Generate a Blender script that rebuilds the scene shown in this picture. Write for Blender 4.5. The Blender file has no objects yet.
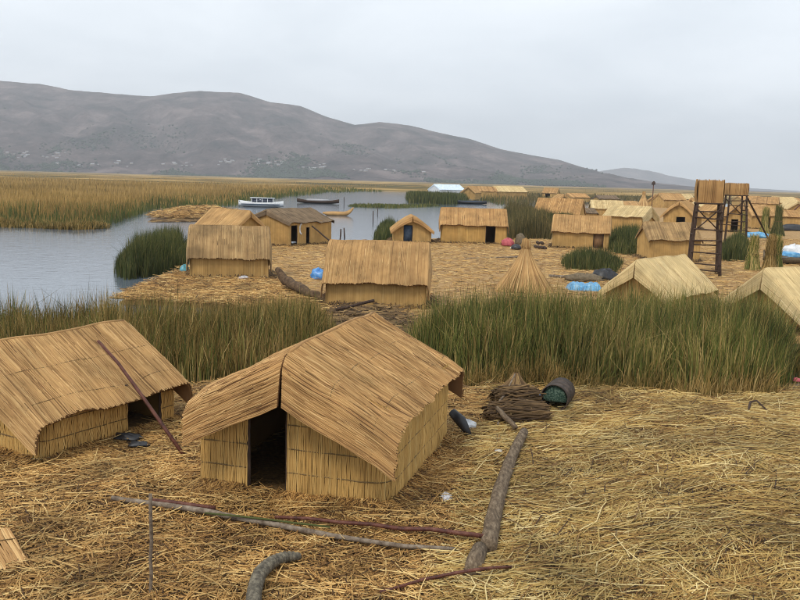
import bpy, math
import numpy as np
from mathutils import Matrix, Vector

# ------------------------------------------------------------------ camera, sky, sun, exposure
SC = bpy.context.scene
COL = SC.collection
H = 5.2                      # eye height on the lookout (m)
F = 858.0                    # focal length in pixels of the 800 px wide picture
PITCH = math.atan((300 - 180.4) / F)
ROLL = math.atan(0.0285)
fw = np.array([0, math.cos(PITCH), -math.sin(PITCH)])
r0 = np.array([1., 0, 0]); u0 = np.cross(r0, fw)
rt = math.cos(ROLL) * r0 + math.sin(ROLL) * u0
up = np.cross(rt, fw)
CAM = np.array([0, 0, H])
cam = bpy.data.objects.new('camera', bpy.data.cameras.new('camera'))
COL.objects.link(cam)
cam.data.sensor_width = 36.0
cam.data.lens = 36.0 * F / 800.0
cam.data.clip_start = 0.1
cam.data.clip_end = 30000
M = Matrix.Identity(4)
for i in range(3):
    M[i][0] = rt[i]; M[i][1] = up[i]; M[i][2] = -fw[i]; M[i][3] = CAM[i]
cam.matrix_world = M
SC.camera = cam

SUN_EL, SUN_AZ = math.radians(52), math.radians(215)     # azimuth clockwise from +Y: behind, to the left
w = bpy.data.worlds.new('World'); SC.world = w; w.use_nodes = True
nt = w.node_tree; nt.nodes.clear(); L_ = nt.links.new
def N(t, **k):
    n = nt.nodes.new(t)
    for a, b in k.items(): setattr(n, a, b)
    return n
out = N('ShaderNodeOutputWorld')
sky = N('ShaderNodeTexSky', sky_type='NISHITA', sun_disc=False, sun_elevation=SUN_EL, sun_rotation=SUN_AZ,
        altitude=3800, air_density=1.0, dust_density=3.0, ozone_density=1.0)
bg1 = N('ShaderNodeBackground'); bg1.inputs[1].default_value = 0.07
L_(sky.outputs[0], bg1.inputs[0])
tc = N('ShaderNodeTexCoord'); sep = N('ShaderNodeSeparateXYZ'); L_(tc.outputs['Generated'], sep.inputs[0])
ab = N('ShaderNodeMath', operation='ABSOLUTE'); L_(sep.outputs[2], ab.inputs[0])
ad = N('ShaderNodeMath', operation='ADD'); L_(ab.outputs[0], ad.inputs[0]); ad.inputs[1].default_value = 0.22
dx = N('ShaderNodeMath', operation='DIVIDE'); L_(sep.outputs[0], dx.inputs[0]); L_(ad.outputs[0], dx.inputs[1])
dy = N('ShaderNodeMath', operation='DIVIDE'); L_(sep.outputs[1], dy.inputs[0]); L_(ad.outputs[0], dy.inputs[1])
cmb = N('ShaderNodeCombineXYZ'); L_(dx.outputs[0], cmb.inputs[0]); L_(dy.outputs[0], cmb.inputs[1])
ns = N('ShaderNodeTexNoise'); ns.inputs['Scale'].default_value = 1.2; ns.inputs['Detail'].default_value = 8
ns.inputs['Roughness'].default_value = 0.5; ns.inputs['Distortion'].default_value = 0.3
L_(cmb.outputs[0], ns.inputs['Vector'])
rp = N('ShaderNodeValToRGB')
rp.color_ramp.elements[0].position = 0.30; rp.color_ramp.elements[0].color = (0.66, 0.715, 0.765, 1)
rp.color_ramp.elements[1].position = 0.66; rp.color_ramp.elements[1].color = (0.87, 0.915, 0.955, 1)
L_(ns.outputs[0], rp.inputs[0])
bg2 = N('ShaderNodeBackground'); bg2.inputs[1].default_value = 1.0; L_(rp.outputs[0], bg2.inputs[0])
mx = N('ShaderNodeMixShader'); mx.inputs[0].default_value = 0.9
L_(bg1.outputs[0], mx.inputs[1]); L_(bg2.outputs[0], mx.inputs[2]); L_(mx.outputs[0], out.inputs[0])

sl = bpy.data.lights.new('sun', 'SUN'); sl.energy = 1.5; sl.angle = math.radians(14); sl.color = (1, 0.94, 0.84)
so = bpy.data.objects.new('sun', sl); COL.objects.link(so)
sd = Vector((math.sin(SUN_AZ) * math.cos(SUN_EL), math.cos(SUN_AZ) * math.cos(SUN_EL), math.sin(SUN_EL)))
so.rotation_euler = sd.to_track_quat('Z', 'Y').to_euler()
so.location = (-20, -20, 40)
SC.view_settings.view_transform = 'Standard'
SC.view_settings.look = 'None'
SC.cycles.filter_width = 1.05
SC.cycles.use_denoising = True
SC.view_settings.exposure = 0.54
SC.view_settings.gamma = 1.0
SC.view_settings.use_curve_mapping = False

# ------------------------------------------------------------------ pixel <-> place helpers
def ray(px, py): return fw + rt * (px - 400) / F + up * (300 - py) / F
def G(px, py, z=0.0):
    d = ray(px, py); return CAM + d * ((z - H) / d[2])
def at(px, py, Y):
    d = ray(px, py); return CAM + d * (Y / d[1])
def projv(P):
    d = np.asarray(P, float) - CAM
    k = np.maximum(d @ fw, 0.1)
    return 400 + F * (d @ rt) / k, 300 - F * (d @ up) / k
def z_for(xy, py):
    lo, hi = -5.0, 30.0
    for _ in range(40):
        m = (lo + hi) / 2
        if projv((xy[0], xy[1], m))[1] > py: lo = m
        else: hi = m
    return lo
rng = np.random.default_rng(11)

def fn(x, y, s=1.0, seed=0.0):
    "smooth pseudo-noise in -1..1"
    x = np.asarray(x, float) / s + seed * 7.13; y = np.asarray(y, float) / s - seed * 3.71
    return (np.sin(x * 1.7 + 1.3 * np.sin(y * 1.1 + seed)) + np.sin(y * 2.1 - 1.1 * np.sin(x * 1.4 + 2)) +
            0.6 * np.sin(x * 3.9 + y * 2.7 + seed) + 0.5 * np.sin(y * 5.3 - x * 3.1 + 1.7)) / 3.1
def sstep(a, b, x):
    t = np.clip((x - a) / (b - a), 0, 1); return t * t * (3 - 2 * t)
def inside(poly, x, y):
    poly = np.asarray(poly); r = np.zeros(np.shape(x), bool); n = len(poly)
    for i in range(n):
        x1, y1 = poly[i][:2]; x2, y2 = poly[(i + 1) % n][:2]
        c = (y1 > y) != (y2 > y)
        with np.errstate(divide='ignore', invalid='ignore'):
            xi = (x2 - x1) * (y - y1) / (y2 - y1 + 1e-12) + x1
        r ^= c & (x < xi)
    return r
def sdist(poly, x, y):
    poly = np.asarray(poly); d = np.full(np.shape(x), 1e9); n = len(poly)
    for i in range(n):
        a = poly[i][:2]; b = poly[(i + 1) % n][:2]; ab_ = b - a
        t = np.clip(((x - a[0]) * ab_[0] + (y - a[1]) * ab_[1]) / (ab_ @ ab_ + 1e-9), 0, 1)
        d = np.minimum(d, np.hypot(x - a[0] - t * ab_[0], y - a[1] - t * ab_[1]))
    return np.where(inside(poly, x, y), d, -d)
def poly_px(pts, z=0.0): return np.array([G(a, b, z)[:2] for a, b in pts])
def sample_poly(poly, n):
    poly = np.asarray(poly); lo = poly.min(0); hi = poly.max(0); X = []; Y = []; c = 0
    while c < n:
        x = rng.uniform(lo[0], hi[0], n * 2); y = rng.uniform(lo[1], hi[1], n * 2)
        k = inside(poly, x, y); X.append(x[k]); Y.append(y[k]); c += k.sum()
    return np.concatenate(X)[:n], np.concatenate(Y)[:n]

# ------------------------------------------------------------------ materials
def material(name):
    m = bpy.data.materials.new(name); m.use_nodes = True
    t = m.node_tree; b = t.nodes['Principled BSDF']
    return m, t, b
def ramp(t, stops):
    n = t.nodes.new('ShaderNodeValToRGB'); cr = n.color_ramp
    while len(cr.elements) < len(stops): cr.elements.new(0.5)
    for e, (p, c) in zip(cr.elements, stops): e.position = p; e.color = (*c, 1)
    return n
def stalk_mat(name, cols, rough=0.75, stain=0.35, stain_scale=1.6, transl=0.0, tip=None, tipstart=0.55):
    "colour per stalk from the rnd attribute, soft stains on top; tip: colour towards the stalk's tip"
    m, t, b = material(name); ln = t.links.new
    a = t.nodes.new('ShaderNodeAttribute'); a.attribute_name = 'rnd'
    r = ramp(t, [(i / (len(cols) - 1), c) for i, c in enumerate(cols)]); ln(a.outputs['Fac'], r.inputs[0])
    col = r.outputs[0]
    if tip is not None:
        h = t.nodes.new('ShaderNodeAttribute'); h.attribute_name = 'hgt'
        hr = ramp(t, [(tipstart, (0, 0, 0)), (min(1, tipstart + 0.4), (1, 1, 1))]); ln(h.outputs['Fac'], hr.inputs[0])
        mm = t.nodes.new('ShaderNodeMix'); mm.data_type = 'RGBA'
        ln(hr.outputs[0], mm.inputs[0]); ln(col, mm.inputs[6]); mm.inputs[7].default_value = (*tip, 1)
        col = mm.outputs[2]
    g = t.nodes.new('ShaderNodeNewGeometry')
    n1 = t.nodes.new('ShaderNodeTexNoise'); n1.inputs['Scale'].default_value = stain_scale; n1.inputs['Detail'].default_value = 5
    ln(g.outputs['Position'], n1.inputs['Vector'])
    r2 = ramp(t, [(0.3, (1 - stain,) * 3), (0.65, (1.05,) * 3)]); ln(n1.outputs[0], r2.inputs[0])
    mu = t.nodes.new('ShaderNodeMix'); mu.data_type = 'RGBA'; mu.blend_type = 'MULTIPLY'; mu.inputs[0].default_value = 1
    ln(col, mu.inputs[6]); ln(r2.outputs[0], mu.inputs[7])
    ln(mu.outputs[2], b.inputs['Base Color'])
    b.inputs['Roughness'].default_value = rough
    b.inputs['Specular IOR Level'].default_value = 0.25
    if transl:
        tr = t.nodes.new('ShaderNodeBsdfTranslucent'); ln(mu.outputs[2], tr.inputs[0])
        ms = t.nodes.new('ShaderNodeMixShader'); ms.inputs[0].default_value = transl
        o = t.nodes['Material Output']; ln(b.outputs[0], ms.inputs[1]); ln(tr.outputs[0], ms.inputs[2]); ln(ms.outputs[0], o.inputs[0])
    return m
def noise_mat(name, cols, scale=6, detail=8, rough=0.8, bump=0.3, stretch=(1, 1, 1), spec=0.25, bdist=0.02, obj=True):
    m, t, b = material(name); ln = t.links.new
    c = t.nodes.new('ShaderNodeTexCoord'); mp = t.nodes.new('ShaderNodeMapping'); mp.inputs['Scale'].default_value = stretch
    ln(c.outputs['Object'], mp.inputs[0])
    n1 = t.nodes.new('ShaderNodeTexNoise'); n1.inputs['Scale'].default_value = scale; n1.inputs['Detail'].default_value = detail
    n1.inputs['Roughness'].default_value = 0.62
    ln(mp.outputs[0], n1.inputs['Vector'])
    r = ramp(t, [(0.28 + 0.44 * i / (len(cols) - 1), c_) for i, c_ in enumerate(cols)]); ln(n1.outputs[0], r.inputs[0])
    ln(r.outputs[0], b.inputs['Base Color']); b.inputs['Roughness'].default_value = rough
    b.inputs['Specular IOR Level'].default_value = spec
    if bump:
        bp = t.nodes.new('ShaderNodeBump'); bp.inputs['Strength'].default_value = bump; bp.inputs['Distance'].default_value = bdist
        ln(n1.outputs[0], bp.inputs['Height']); ln(bp.outputs[0], b.inputs['Normal'])
    return m
MT = {}
MT['roof_gold'] = stalk_mat('roof_gold', [(0.125, 0.055, 0.02), (0.376, 0.205, 0.076), (0.501, 0.29, 0.111), (0.647, 0.42, 0.184)], stain=.3, stain_scale=1.2)
MT['roof_tan'] = stalk_mat('roof_tan', [(0.177, 0.09, 0.034), (0.386, 0.22, 0.085), (0.491, 0.295, 0.118), (0.606, 0.4, 0.179)], stain=.3, stain_scale=1.3)
MT['roof_pale'] = stalk_mat('roof_pale', [(0.359, 0.243, 0.106), (0.529, 0.387, 0.187), (0.624, 0.476, 0.24), (0.742, 0.599, 0.34)], stain=.22)
MT['roof_dark'] = stalk_mat('roof_dark', [(0.072, 0.049, 0.028), (0.156, 0.108, 0.067), (0.216, 0.151, 0.09), (0.324, 0.227, 0.133)], stain=.4)
MT['wall_gold'] = stalk_mat('wall_gold', [(0.25, 0.135, 0.039), (0.47, 0.275, 0.083), (0.563, 0.345, 0.111), (0.668, 0.45, 0.169)], stain=.25, stain_scale=1.5)
MT['wall_tan'] = stalk_mat('wall_tan', [(0.25, 0.14, 0.048), (0.438, 0.265, 0.092), (0.522, 0.33, 0.121), (0.606, 0.41, 0.169)], stain=.25)
MT['backing'] = noise_mat('backing', [(.07, .04, .018), (.14, .085, .035)], scale=9, bump=0.2)
MT['litter'] = stalk_mat('litter', [(0.051, 0.024, 0.008), (0.226, 0.111, 0.032), (0.432, 0.233, 0.069), (0.576, 0.348, 0.117), (0.73, 0.507, 0.206)], stain=.55, stain_scale=.9, rough=.7)
MT['litter_long'] = stalk_mat('litter_long', [(0.048, 0.022, 0.008), (0.254, 0.132, 0.036), (0.424, 0.265, 0.076), (0.53, 0.382, 0.133), (0.7, 0.549, 0.257)], stain=.5, stain_scale=.7, rough=.65)
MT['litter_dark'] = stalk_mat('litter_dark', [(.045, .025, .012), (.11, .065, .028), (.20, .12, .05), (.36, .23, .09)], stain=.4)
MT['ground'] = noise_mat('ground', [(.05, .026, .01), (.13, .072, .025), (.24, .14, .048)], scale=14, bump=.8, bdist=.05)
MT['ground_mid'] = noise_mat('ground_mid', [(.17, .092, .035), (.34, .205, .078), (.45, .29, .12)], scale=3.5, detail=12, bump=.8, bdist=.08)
MT['reed'] = stalk_mat('reed', [(0.032, 0.043, 0.01), (0.103, 0.129, 0.026), (0.196, 0.207, 0.048), (0.414, 0.314, 0.099), (0.667, 0.493, 0.198)], transl=.2, stain=.35, stain_scale=.35)
MT['reed_brown'] = stalk_mat('reed_brown', [(0.064, 0.064, 0.016), (0.17, 0.123, 0.031), (0.318, 0.207, 0.062), (0.466, 0.305, 0.106), (0.572, 0.404, 0.167)], transl=.25, stain=.35, stain_scale=.5)
MT['reed_green'] = stalk_mat('reed_green', [(.03, .042, .012), (.065, .082, .022), (.11, .12, .034), (.25, .205, .07)], transl=.2, stain=.35, stain_scale=.4)
MT['reed_field'] = stalk_mat('reed_field', [(0.162, 0.116, 0.031), (0.383, 0.236, 0.07), (0.534, 0.333, 0.11), (0.624, 0.416, 0.154)], transl=.2, stain=.45, stain_scale=.05)
MT['reed_edge'] = stalk_mat('reed_edge', [(0.045, 0.062, 0.014), (0.095, 0.118, 0.028), (0.17, 0.168, 0.045), (0.33, 0.263, 0.085)], transl=.2, stain=.4, stain_scale=.06)
MT['reed_olive'] = stalk_mat('reed_olive', [(.055, .055, .018), (.12, .10, .034), (.22, .165, .062), (.36, .25, .10)], transl=.2, stain=.5, stain_scale=.03)
MT['pole'] = noise_mat('pole', [(.05, .028, .02), (.13, .065, .045), (.20, .11, .075)], scale=8, stretch=(3, 3, .4), rough=.65)
MT['pole_red'] = noise_mat('pole_red', [(.03, .010, .007), (.095, .030, .019), (.16, .065, .04)], scale=9, rough=.6, spec=.3, bump=.6)
MT['pole_grey'] = noise_mat('pole_grey', [(.06, .04, .026), (.17, .13, .095), (.30, .25, .19)], scale=9, rough=.85, bump=.7, detail=12)
MT['bark'] = noise_mat('bark', [(.04, .027, .017), (.13, .092, .058), (.27, .205, .135)], scale=7, stretch=(3, 1, 3), rough=.9, bump=.7, bdist=.02, detail=12)
MT['bark_dark'] = noise_mat('bark_dark', [(.03, .018, .01), (.09, .055, .03), (.17, .11, .06)], scale=7, rough=.9, bump=.8, bdist=.03)
MT['ribbed'] = noise_mat('ribbed', [(.03, .026, .02), (.11, .095, .07), (.24, .21, .15)], scale=16, rough=.8, bump=.6)
MT['dark_wood'] = noise_mat('dark_wood', [(.018, .011, .008), (.052, .031, .021), (.095, .06, .042)], scale=6, stretch=(4, 4, .5))
MT['black'] = noise_mat('black', [(.008, .008, .009), (.03, .03, .034)], scale=5, rough=.5, spec=.5)
MT['blue'] = noise_mat('blue', [(.03, .12, .36), (.07, .24, .55), (.22, .42, .66)], scale=4, rough=.35, spec=.5)
MT['blue_pale'] = noise_mat('blue_pale', [(.04, .17, .38), (.09, .30, .52), (.32, .52, .66)], scale=3, rough=.4, spec=.5)
MT['teal'] = noise_mat('teal', [(.06, .25, .33), (.15, .42, .48)], scale=5, rough=.4, spec=.5)
MT['white'] = noise_mat('white', [(.50, .52, .54), (.78, .79, .80)], scale=5, rough=.5, spec=.4)
MT['metal_roof'] = noise_mat('metal_roof', [(.36, .46, .56), (.58, .68, .76), (.74, .80, .84)], scale=1.5, rough=.45, spec=.5)
MT['glass'] = noise_mat('glass', [(.015, .02, .035), (.03, .04, .07)], scale=3, rough=.1, spec=.8, bump=0)
MT['pink'] = noise_mat('pink', [(.30, .05, .07), (.55, .14, .15)], scale=6, rough=.7)
MT['sack'] = noise_mat('sack', [(.09, .07, .045), (.20, .155, .10)], scale=9, rough=.9)
MT['rust'] = noise_mat('rust', [(.018, .014, .012), (.05, .036, .028), (.11, .075, .055)], scale=7, rough=.65)
MT['net'] = noise_mat('net', [(.008, .018, .012), (.03, .065, .045), (.16, .21, .16)], scale=22, rough=.7, bump=1, bdist=.04)
MT['rope'] = noise_mat('rope', [(.10, .06, .025), (.22, .145, .06)], scale=30)
MT['rope_pale'] = noise_mat('rope_pale', [(.34, .26, .13), (.5, .4, .22)], scale=30)
MT['door_blue'] = noise_mat('door_blue', [(.03, .05, .085), (.07, .10, .15)], scale=4, rough=.6)
MT['door_wood'] = noise_mat('door_wood', [(.16, .085, .04), (.30, .17, .08)], scale=5, stretch=(6, 6, .6))
MT['adobe'] = noise_mat('adobe', [(.20, .15, .12), (.38, .33, .30)], scale=.4, bump=0)
MT['tin'] = noise_mat('tin', [(.26, .25, .26), (.6, .6, .62)], scale=.2, bump=0)
MT['wood_far'] = noise_mat('wood_far', [(.018, .028, .014), (.045, .06, .028)], scale=.05, bump=0)
# lake
m, t, b = material('lake_water'); MT['water'] = m; ln = t.links.new
b.inputs['Base Color'].default_value = (.11, .135, .165, 1); b.inputs['Roughness'].default_value = .07; b.inputs['IOR'].default_value = 1.38
b.inputs['Specular IOR Level'].default_value = .5
tcx = t.nodes.new('ShaderNodeTexCoord'); mpx = t.nodes.new('ShaderNodeMapping'); mpx.inputs['Scale'].default_value = (.6, 1.5, 1)
ln(tcx.outputs['Object'], mpx.inputs[0])
n1 = t.nodes.new('ShaderNodeTexNoise'); n1.inputs['Scale'].default_value = 2.2; n1.inputs['Detail'].default_value = 6; ln(mpx.outputs[0], n1.inputs['Vector'])
bp = t.nodes.new('ShaderNodeBump'); bp.inputs['Strength'].default_value = .2; bp.inputs['Distance'].default_value = .07
ln(n1.outputs[0], bp.inputs['Height']); ln(bp.outputs[0], b.inputs['Normal'])
# marsh (far reed beds, seen as one surface)
m, t, b = material('marsh'); MT['marsh'] = m; ln = t.links.new
g = t.nodes.new('ShaderNodeNewGeometry')
mpx = t.nodes.new('ShaderNodeMapping'); mpx.inputs['Scale'].default_value = (.004, .0016, 1); ln(g.outputs['Position'], mpx.inputs[0])
n1 = t.nodes.new('ShaderNodeTexNoise'); n1.inputs['Scale'].default_value = 3.0; n1.inputs['Detail'].default_value = 9; n1.inputs['Roughness'].default_value = .65
ln(mpx.outputs[0], n1.inputs['Vector'])
r = ramp(t, [(.40, (.07, .065, .03)), (.49, (.20, .14, .055)), (.57, (.36, .24, .095)), (.68, (.45, .31, .14))]); ln(n1.outputs[0], r.inputs[0])
ln(r.outputs[0], b.inputs['Base Color']); b.inputs['Roughness'].default_value = .95; b.inputs['Specular IOR Level'].default_value = .05
# mountain
m, t, b = material('hillside'); MT['hill'] = m; ln = t.links.new
g = t.nodes.new('ShaderNodeNewGeometry')
n1 = t.nodes.new('ShaderNodeTexNoise'); n1.inputs['Scale'].default_value = .006; n1.inputs['Detail'].default_value = 14; n1.inputs['Roughness'].default_value = .76
ln(g.outputs['Position'], n1.inputs['Vector'])
r = ramp(t, [(.37, (.02, .022, .02)), (.45, (.078, .06, .056)), (.53, (.135, .10, .094)), (.63, (.25, .19, .175))]); ln(n1.outputs[0], r.inputs[0])
ln(r.outputs[0], b.inputs['Base Color']); b.inputs['Roughness'].default_value = .95; b.inputs['Specular IOR Level'].default_value = .05
bp = t.nodes.new('ShaderNodeBump'); bp.inputs['Strength'].default_value = 1.0; bp.inputs['Distance'].default_value = 38
ln(n1.outputs[0], bp.inputs['Height']); ln(bp.outputs[0], b.inputs['Normal'])

# ------------------------------------------------------------------ mesh helpers
class MB:
    def __init__(s): s.V = []; s.Fq = []; s.Ft = []; s.R = []; s.Hh = []; s.n = 0
    def add(s, V, q=None, t=None, rnd=0.5, hgt=0.0):
        V = np.asarray(V, float).reshape(-1, 3); k = len(V)
        s.V.append(V)
        s.R.append(np.broadcast_to(np.asarray(rnd, float).reshape(-1), (k,)) if np.size(rnd) in (1, k) else np.full(k, .5))
        s.Hh.append(np.broadcast_to(np.asarray(hgt, float).reshape(-1), (k,)))
        if q is not None and len(q): s.Fq.append(np.asarray(q, np.int64).reshape(-1, 4) + s.n)
        if t is not None and len(t): s.Ft.append(np.asarray(t, np.int64).reshape(-1, 3) + s.n)
        s.n += k
        return s
    def mesh(s, name, mat, smooth=False):
        me = bpy.data.meshes.new(name)
        V = np.concatenate(s.V); Q = np.concatenate(s.Fq) if s.Fq else np.zeros((0, 4), np.int64)
        T = np.concatenate(s.Ft) if s.Ft else np.zeros((0, 3), np.int64)
        me.vertices.add(len(V)); me.vertices.foreach_set('co', V.astype(np.float32).ravel())
        li = np.concatenate([Q.ravel(), T.ravel()]).astype(np.int32)
        me.loops.add(len(li)); me.loops.foreach_set('vertex_index', li)
        ls = np.concatenate([np.arange(len(Q)) * 4, len(Q) * 4 + np.arange(len(T)) * 3]).astype(np.int32)
        me.polygons.add(len(ls)); me.polygons.foreach_set('loop_start', ls)
        me.update(calc_edges=True)
        a = me.attributes.new('rnd', 'FLOAT', 'POINT'); a.data.foreach_set('value', np.clip(np.concatenate(s.R), 0, 1).astype(np.float32))
        a = me.attributes.new('hgt', 'FLOAT', 'POINT'); a.data.foreach_set('value', np.clip(np.concatenate(s.Hh), 0, 1).astype(np.float32))
        if smooth: me.polygons.foreach_set('use_smooth', np.ones(len(ls), bool))
        me.materials.append(MT[mat] if isinstance(mat, str) else mat)
        me.validate()
        return me
    def build(s, name, mat, parent=None, smooth=False):
        o = bpy.data.objects.new(name, s.mesh(name, mat, smooth)); COL.objects.link(o)
        if parent is not None: o.parent = parent
        return o
def tag(o, label=None, cat=None, group=None, kind=None):
    if label: o['label'] = label
    if cat: o['category'] = cat
    if group: o['group'] = group
    if kind: o['kind'] = kind
    return o
def thing(name, label, cat, loc=(0, 0, 0), rz=0.0, group=None):
    o = bpy.data.objects.new(name, None); COL.objects.link(o)
    o.location = loc; o.rotation_euler = (0, 0, rz); o.empty_display_size = .3
    return tag(o, label, cat, group)
def nrm(v): return v / np.maximum(np.linalg.norm(v, axis=-1, keepdims=True), 1e-9)

def ribbons(mb, P, w, Nr, rnd, taper=0.0, ridge=0.5):
    "P (n,k,3) centre lines lying on a surface with normal Nr: little tent-shaped stalks"
    P = np.asarray(P, float); n, k = P.shape[:2]
    if n == 0: return
    T = np.gradient(P, axis=1) if k > 2 else np.repeat(P[:, 1:] - P[:, :1], 2, axis=1)
    Nr = np.broadcast_to(np.asarray(Nr, float), P.shape)
    S = nrm(np.cross(T, Nr)); U = nrm(np.cross(S, T))
    ww = np.broadcast_to(np.asarray(w, float).reshape(-1, 1), (n, k)) * (1 - taper * np.linspace(0, 1, k))[None]
    ww = ww[..., None]
    V = np.stack([P - S * ww * .5, P + U * ww * ridge, P + S * ww * .5], axis=2)      # n,k,3verts,3
    idx = np.arange(n * k * 3).reshape(n, k, 3)
    a = np.stack([idx[:, :-1, :2], idx[:, 1:, :2]], 0)
    q = np.stack([idx[:, :-1, :-1], idx[:, :-1, 1:], idx[:, 1:, 1:], idx[:, 1:, :-1]], -1)
    R = np.repeat(np.asarray(rnd, float).reshape(n), k * 3)
    Hh = np.broadcast_to(np.linspace(0, 1, k)[None, :, None], (n, k, 3)).ravel()
    mb.add(V.reshape(-1, 3), q=q.reshape(-1, 4), rnd=R, hgt=Hh)
def blades(mb, B, h, w, lean, rnd, curl=.35, cs=.5):
    "upright reed blades: base quad and pointed tip, leaning and drooping"
    n = len(B); az = 5 * fn(B[:, 0], B[:, 1], cs, 12) + rng.normal(0, .8, n); fa = rng.uniform(0, 2 * np.pi, n)
    d = np.stack([np.cos(az), np.sin(az), np.zeros(n)], 1) * (lean * h)[:, None]
    s = np.stack([np.cos(fa), np.sin(fa), np.zeros(n)], 1) * (w * .5)[:, None]
    z = np.stack([np.zeros(n), np.zeros(n), h], 1)
    m_ = B + z * .58 + d * curl; tp = B + z * np.sqrt(np.maximum(1 - lean ** 2 * .5, .1))[:, None] + d
    V = np.stack([B - s, B + s, m_ - s * .8, m_ + s * .8, tp], 1)
    i = np.arange(n)[:, None] * 5
    q = i + np.array([[0, 1, 3, 2]]); t = i + np.array([[2, 3, 4]])
    hg = np.tile(np.array([0, 0, .58, .58, 1.]), n)
    mb.add(V.reshape(-1, 3), q=q, t=t, rnd=np.repeat(rnd, 5), hgt=hg)
def tube(mb, pts, rad, n=8, caps=True, rnd=.5):
    pts = np.asarray(pts, float); k = len(pts); rad = np.broadcast_to(np.asarray(rad, float), (k,))
    T = nrm(np.gradient(pts, axis=0)); ref = np.array([0, 0, 1.]) if abs(T[0][2]) < .9 else np.array([1., 0, 0])
    V = []
    for i in range(k):
        a = np.cross(T[i], ref); a /= np.linalg.norm(a); b_ = np.cross(a, T[i]); ref = b_ if abs(b_ @ T[min(i + 1, k - 1)]) < .9 else ref
        th = np.linspace(0, 2 * np.pi, n, endpoint=False)
        V.append(pts[i] + rad[i] * (np.cos(th)[:, None] * a + np.sin(th)[:, None] * b_))
    V = np.concatenate(V)
    q = [[i * n + j, i * n + (j + 1) % n, (i + 1) * n + (j + 1) % n, (i + 1) * n + j] for i in range(k - 1) for j in range(n)]
    t = []
    if caps:
        c0 = len(V); V = np.concatenate([V, pts[:1], pts[-1:]])
        for j in range(n):
            t.append([c0, (j + 1) % n, j]); t.append([c0 + 1, (k - 1) * n + j, (k - 1) * n + (j + 1) % n])
    mb.add(V, q=q, t=t, rnd=rnd)
    return mb
def wobble(a, b, k=6, amp=.03):
    a = np.asarray(a, float); b = np.asarray(b, float); t = np.linspace(0, 1, k)[:, None]
    p = a + (b - a) * t; p[1:-1] += rng.normal(0, amp, (k - 2, 3)) * np.array([1, 1, .6]); return p
def box(mb, lo, hi, rz=0.0, c=(0, 0, 0), bev=0.0):
    x0, y0, z0 = lo; x1, y1, z1 = hi
    V = np.array([[x0, y0, z0], [x1, y0, z0], [x1, y1, z0], [x0, y1, z0], [x0, y0, z1], [x1, y0, z1], [x1, y1, z1], [x0, y1, z1]], float)
    ca, sa = math.cos(rz), math.sin(rz); V = np.stack([V[:, 0] * ca - V[:, 1] * sa, V[:, 0] * sa + V[:, 1] * ca, V[:, 2]], 1) + np.asarray(c, float)
    mb.add(V, q=[[0, 3, 2, 1], [4, 5, 6, 7], [0, 1, 5, 4], [1, 2, 6, 5], [2, 3, 7, 6], [3, 0, 4, 7]])
    return mb
def blob(mb, c, r, seed=0, nu=18, nv=10, rough=.25, flat=.0):
    "crumpled lump (cloth, sack, tarpaulin) resting on its flat base"
    u = np.linspace(0, 2 * np.pi, nu, endpoint=False); v = np.linspace(0.02, np.pi - .02, nv)
    U, Vv = np.meshgrid(u, v); rr = 1 + rough * fn(np.cos(U) * 2 + seed, np.sin(U) * 2 + np.cos(Vv) * 3, .8, seed) + rough * .6 * fn(U * 3, Vv * 5, .6, seed + 2) * np.sin(Vv)
    rr[:, -1] = rr[:, -1]
    X = np.stack([np.sin(Vv) * np.cos(U) * rr * r[0], np.sin(Vv) * np.sin(U) * rr * r[1], np.maximum(np.cos(Vv) * rr, -.3) * r[2]], -1) + np.asarray(c, float)
    q = [[i * nu + j, (i + 1) * nu + j, (i + 1) * nu + (j + 1) % nu, i * nu + (j + 1) % nu] for i in range(nv - 1) for j in range(nu)]
    mb.add(X.reshape(-1, 3), q=q)
    return mb
def grid_faces(nx, ny):
    i = np.arange(nx * ny).reshape(nx, ny)
    return np.stack([i[:-1, :-1], i[1:, :-1], i[1:, 1:], i[:-1, 1:]], -1).reshape(-1, 4)

# ------------------------------------------------------------------ the setting: lake, islands, marsh, mountains
WZ = -0.25
mb = MB()
gx = np.concatenate([np.linspace(-700, 900, 17)]); gy = np.linspace(-60, 640, 15)
X, Y = np.meshgrid(gx, gy, indexing='ij')
mb.add(np.stack([X, Y, np.full(X.shape, WZ)], -1), q=grid_faces(*X.shape)[:, ::1])
tag(mb.build('lake_water', 'water'), kind='structure')

def gz(x, y):
    "relief of the trodden straw ground near the camera"
    z = .05 * fn(x, y, 1.3, 1) + .025 * fn(x, y, .45, 2)
    z = z + .16 * sstep(2.2, 6.0, np.asarray(x, float) - .1 * (np.asarray(y, float) - 10)) * (.6 + .5 * fn(x, y, 2.4, 5))
    return z
FG = np.concatenate([poly_px([(-330, 386), (0, 388), (190, 386), (300, 372), (400, 368), (480, 384), (540, 392), (600, 396), (700, 402), (785, 400), (800, 378), (880, 372), (1100, 380)]),
                     np.array([[30., 3.], [12., -4.], [-12., -4.], [-25., 5.]])])
MID = poly_px([(118, 297), (150, 283), (183, 264), (230, 250), (300, 241), (380, 240.5), (440, 238), (520, 236), (560, 226), (600, 213), (640, 206), (700, 206), (800, 209), (1150, 219),
               (1250, 340), (1000, 345), (800, 338), (700, 322), (560, 318), (420, 325), (330, 328), (280, 312), (200, 303)])
def gz_mid(x, y): return .06 * fn(x, y, 2.6, 4) + .04 * fn(x, y, .9, 6) + .05
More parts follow.
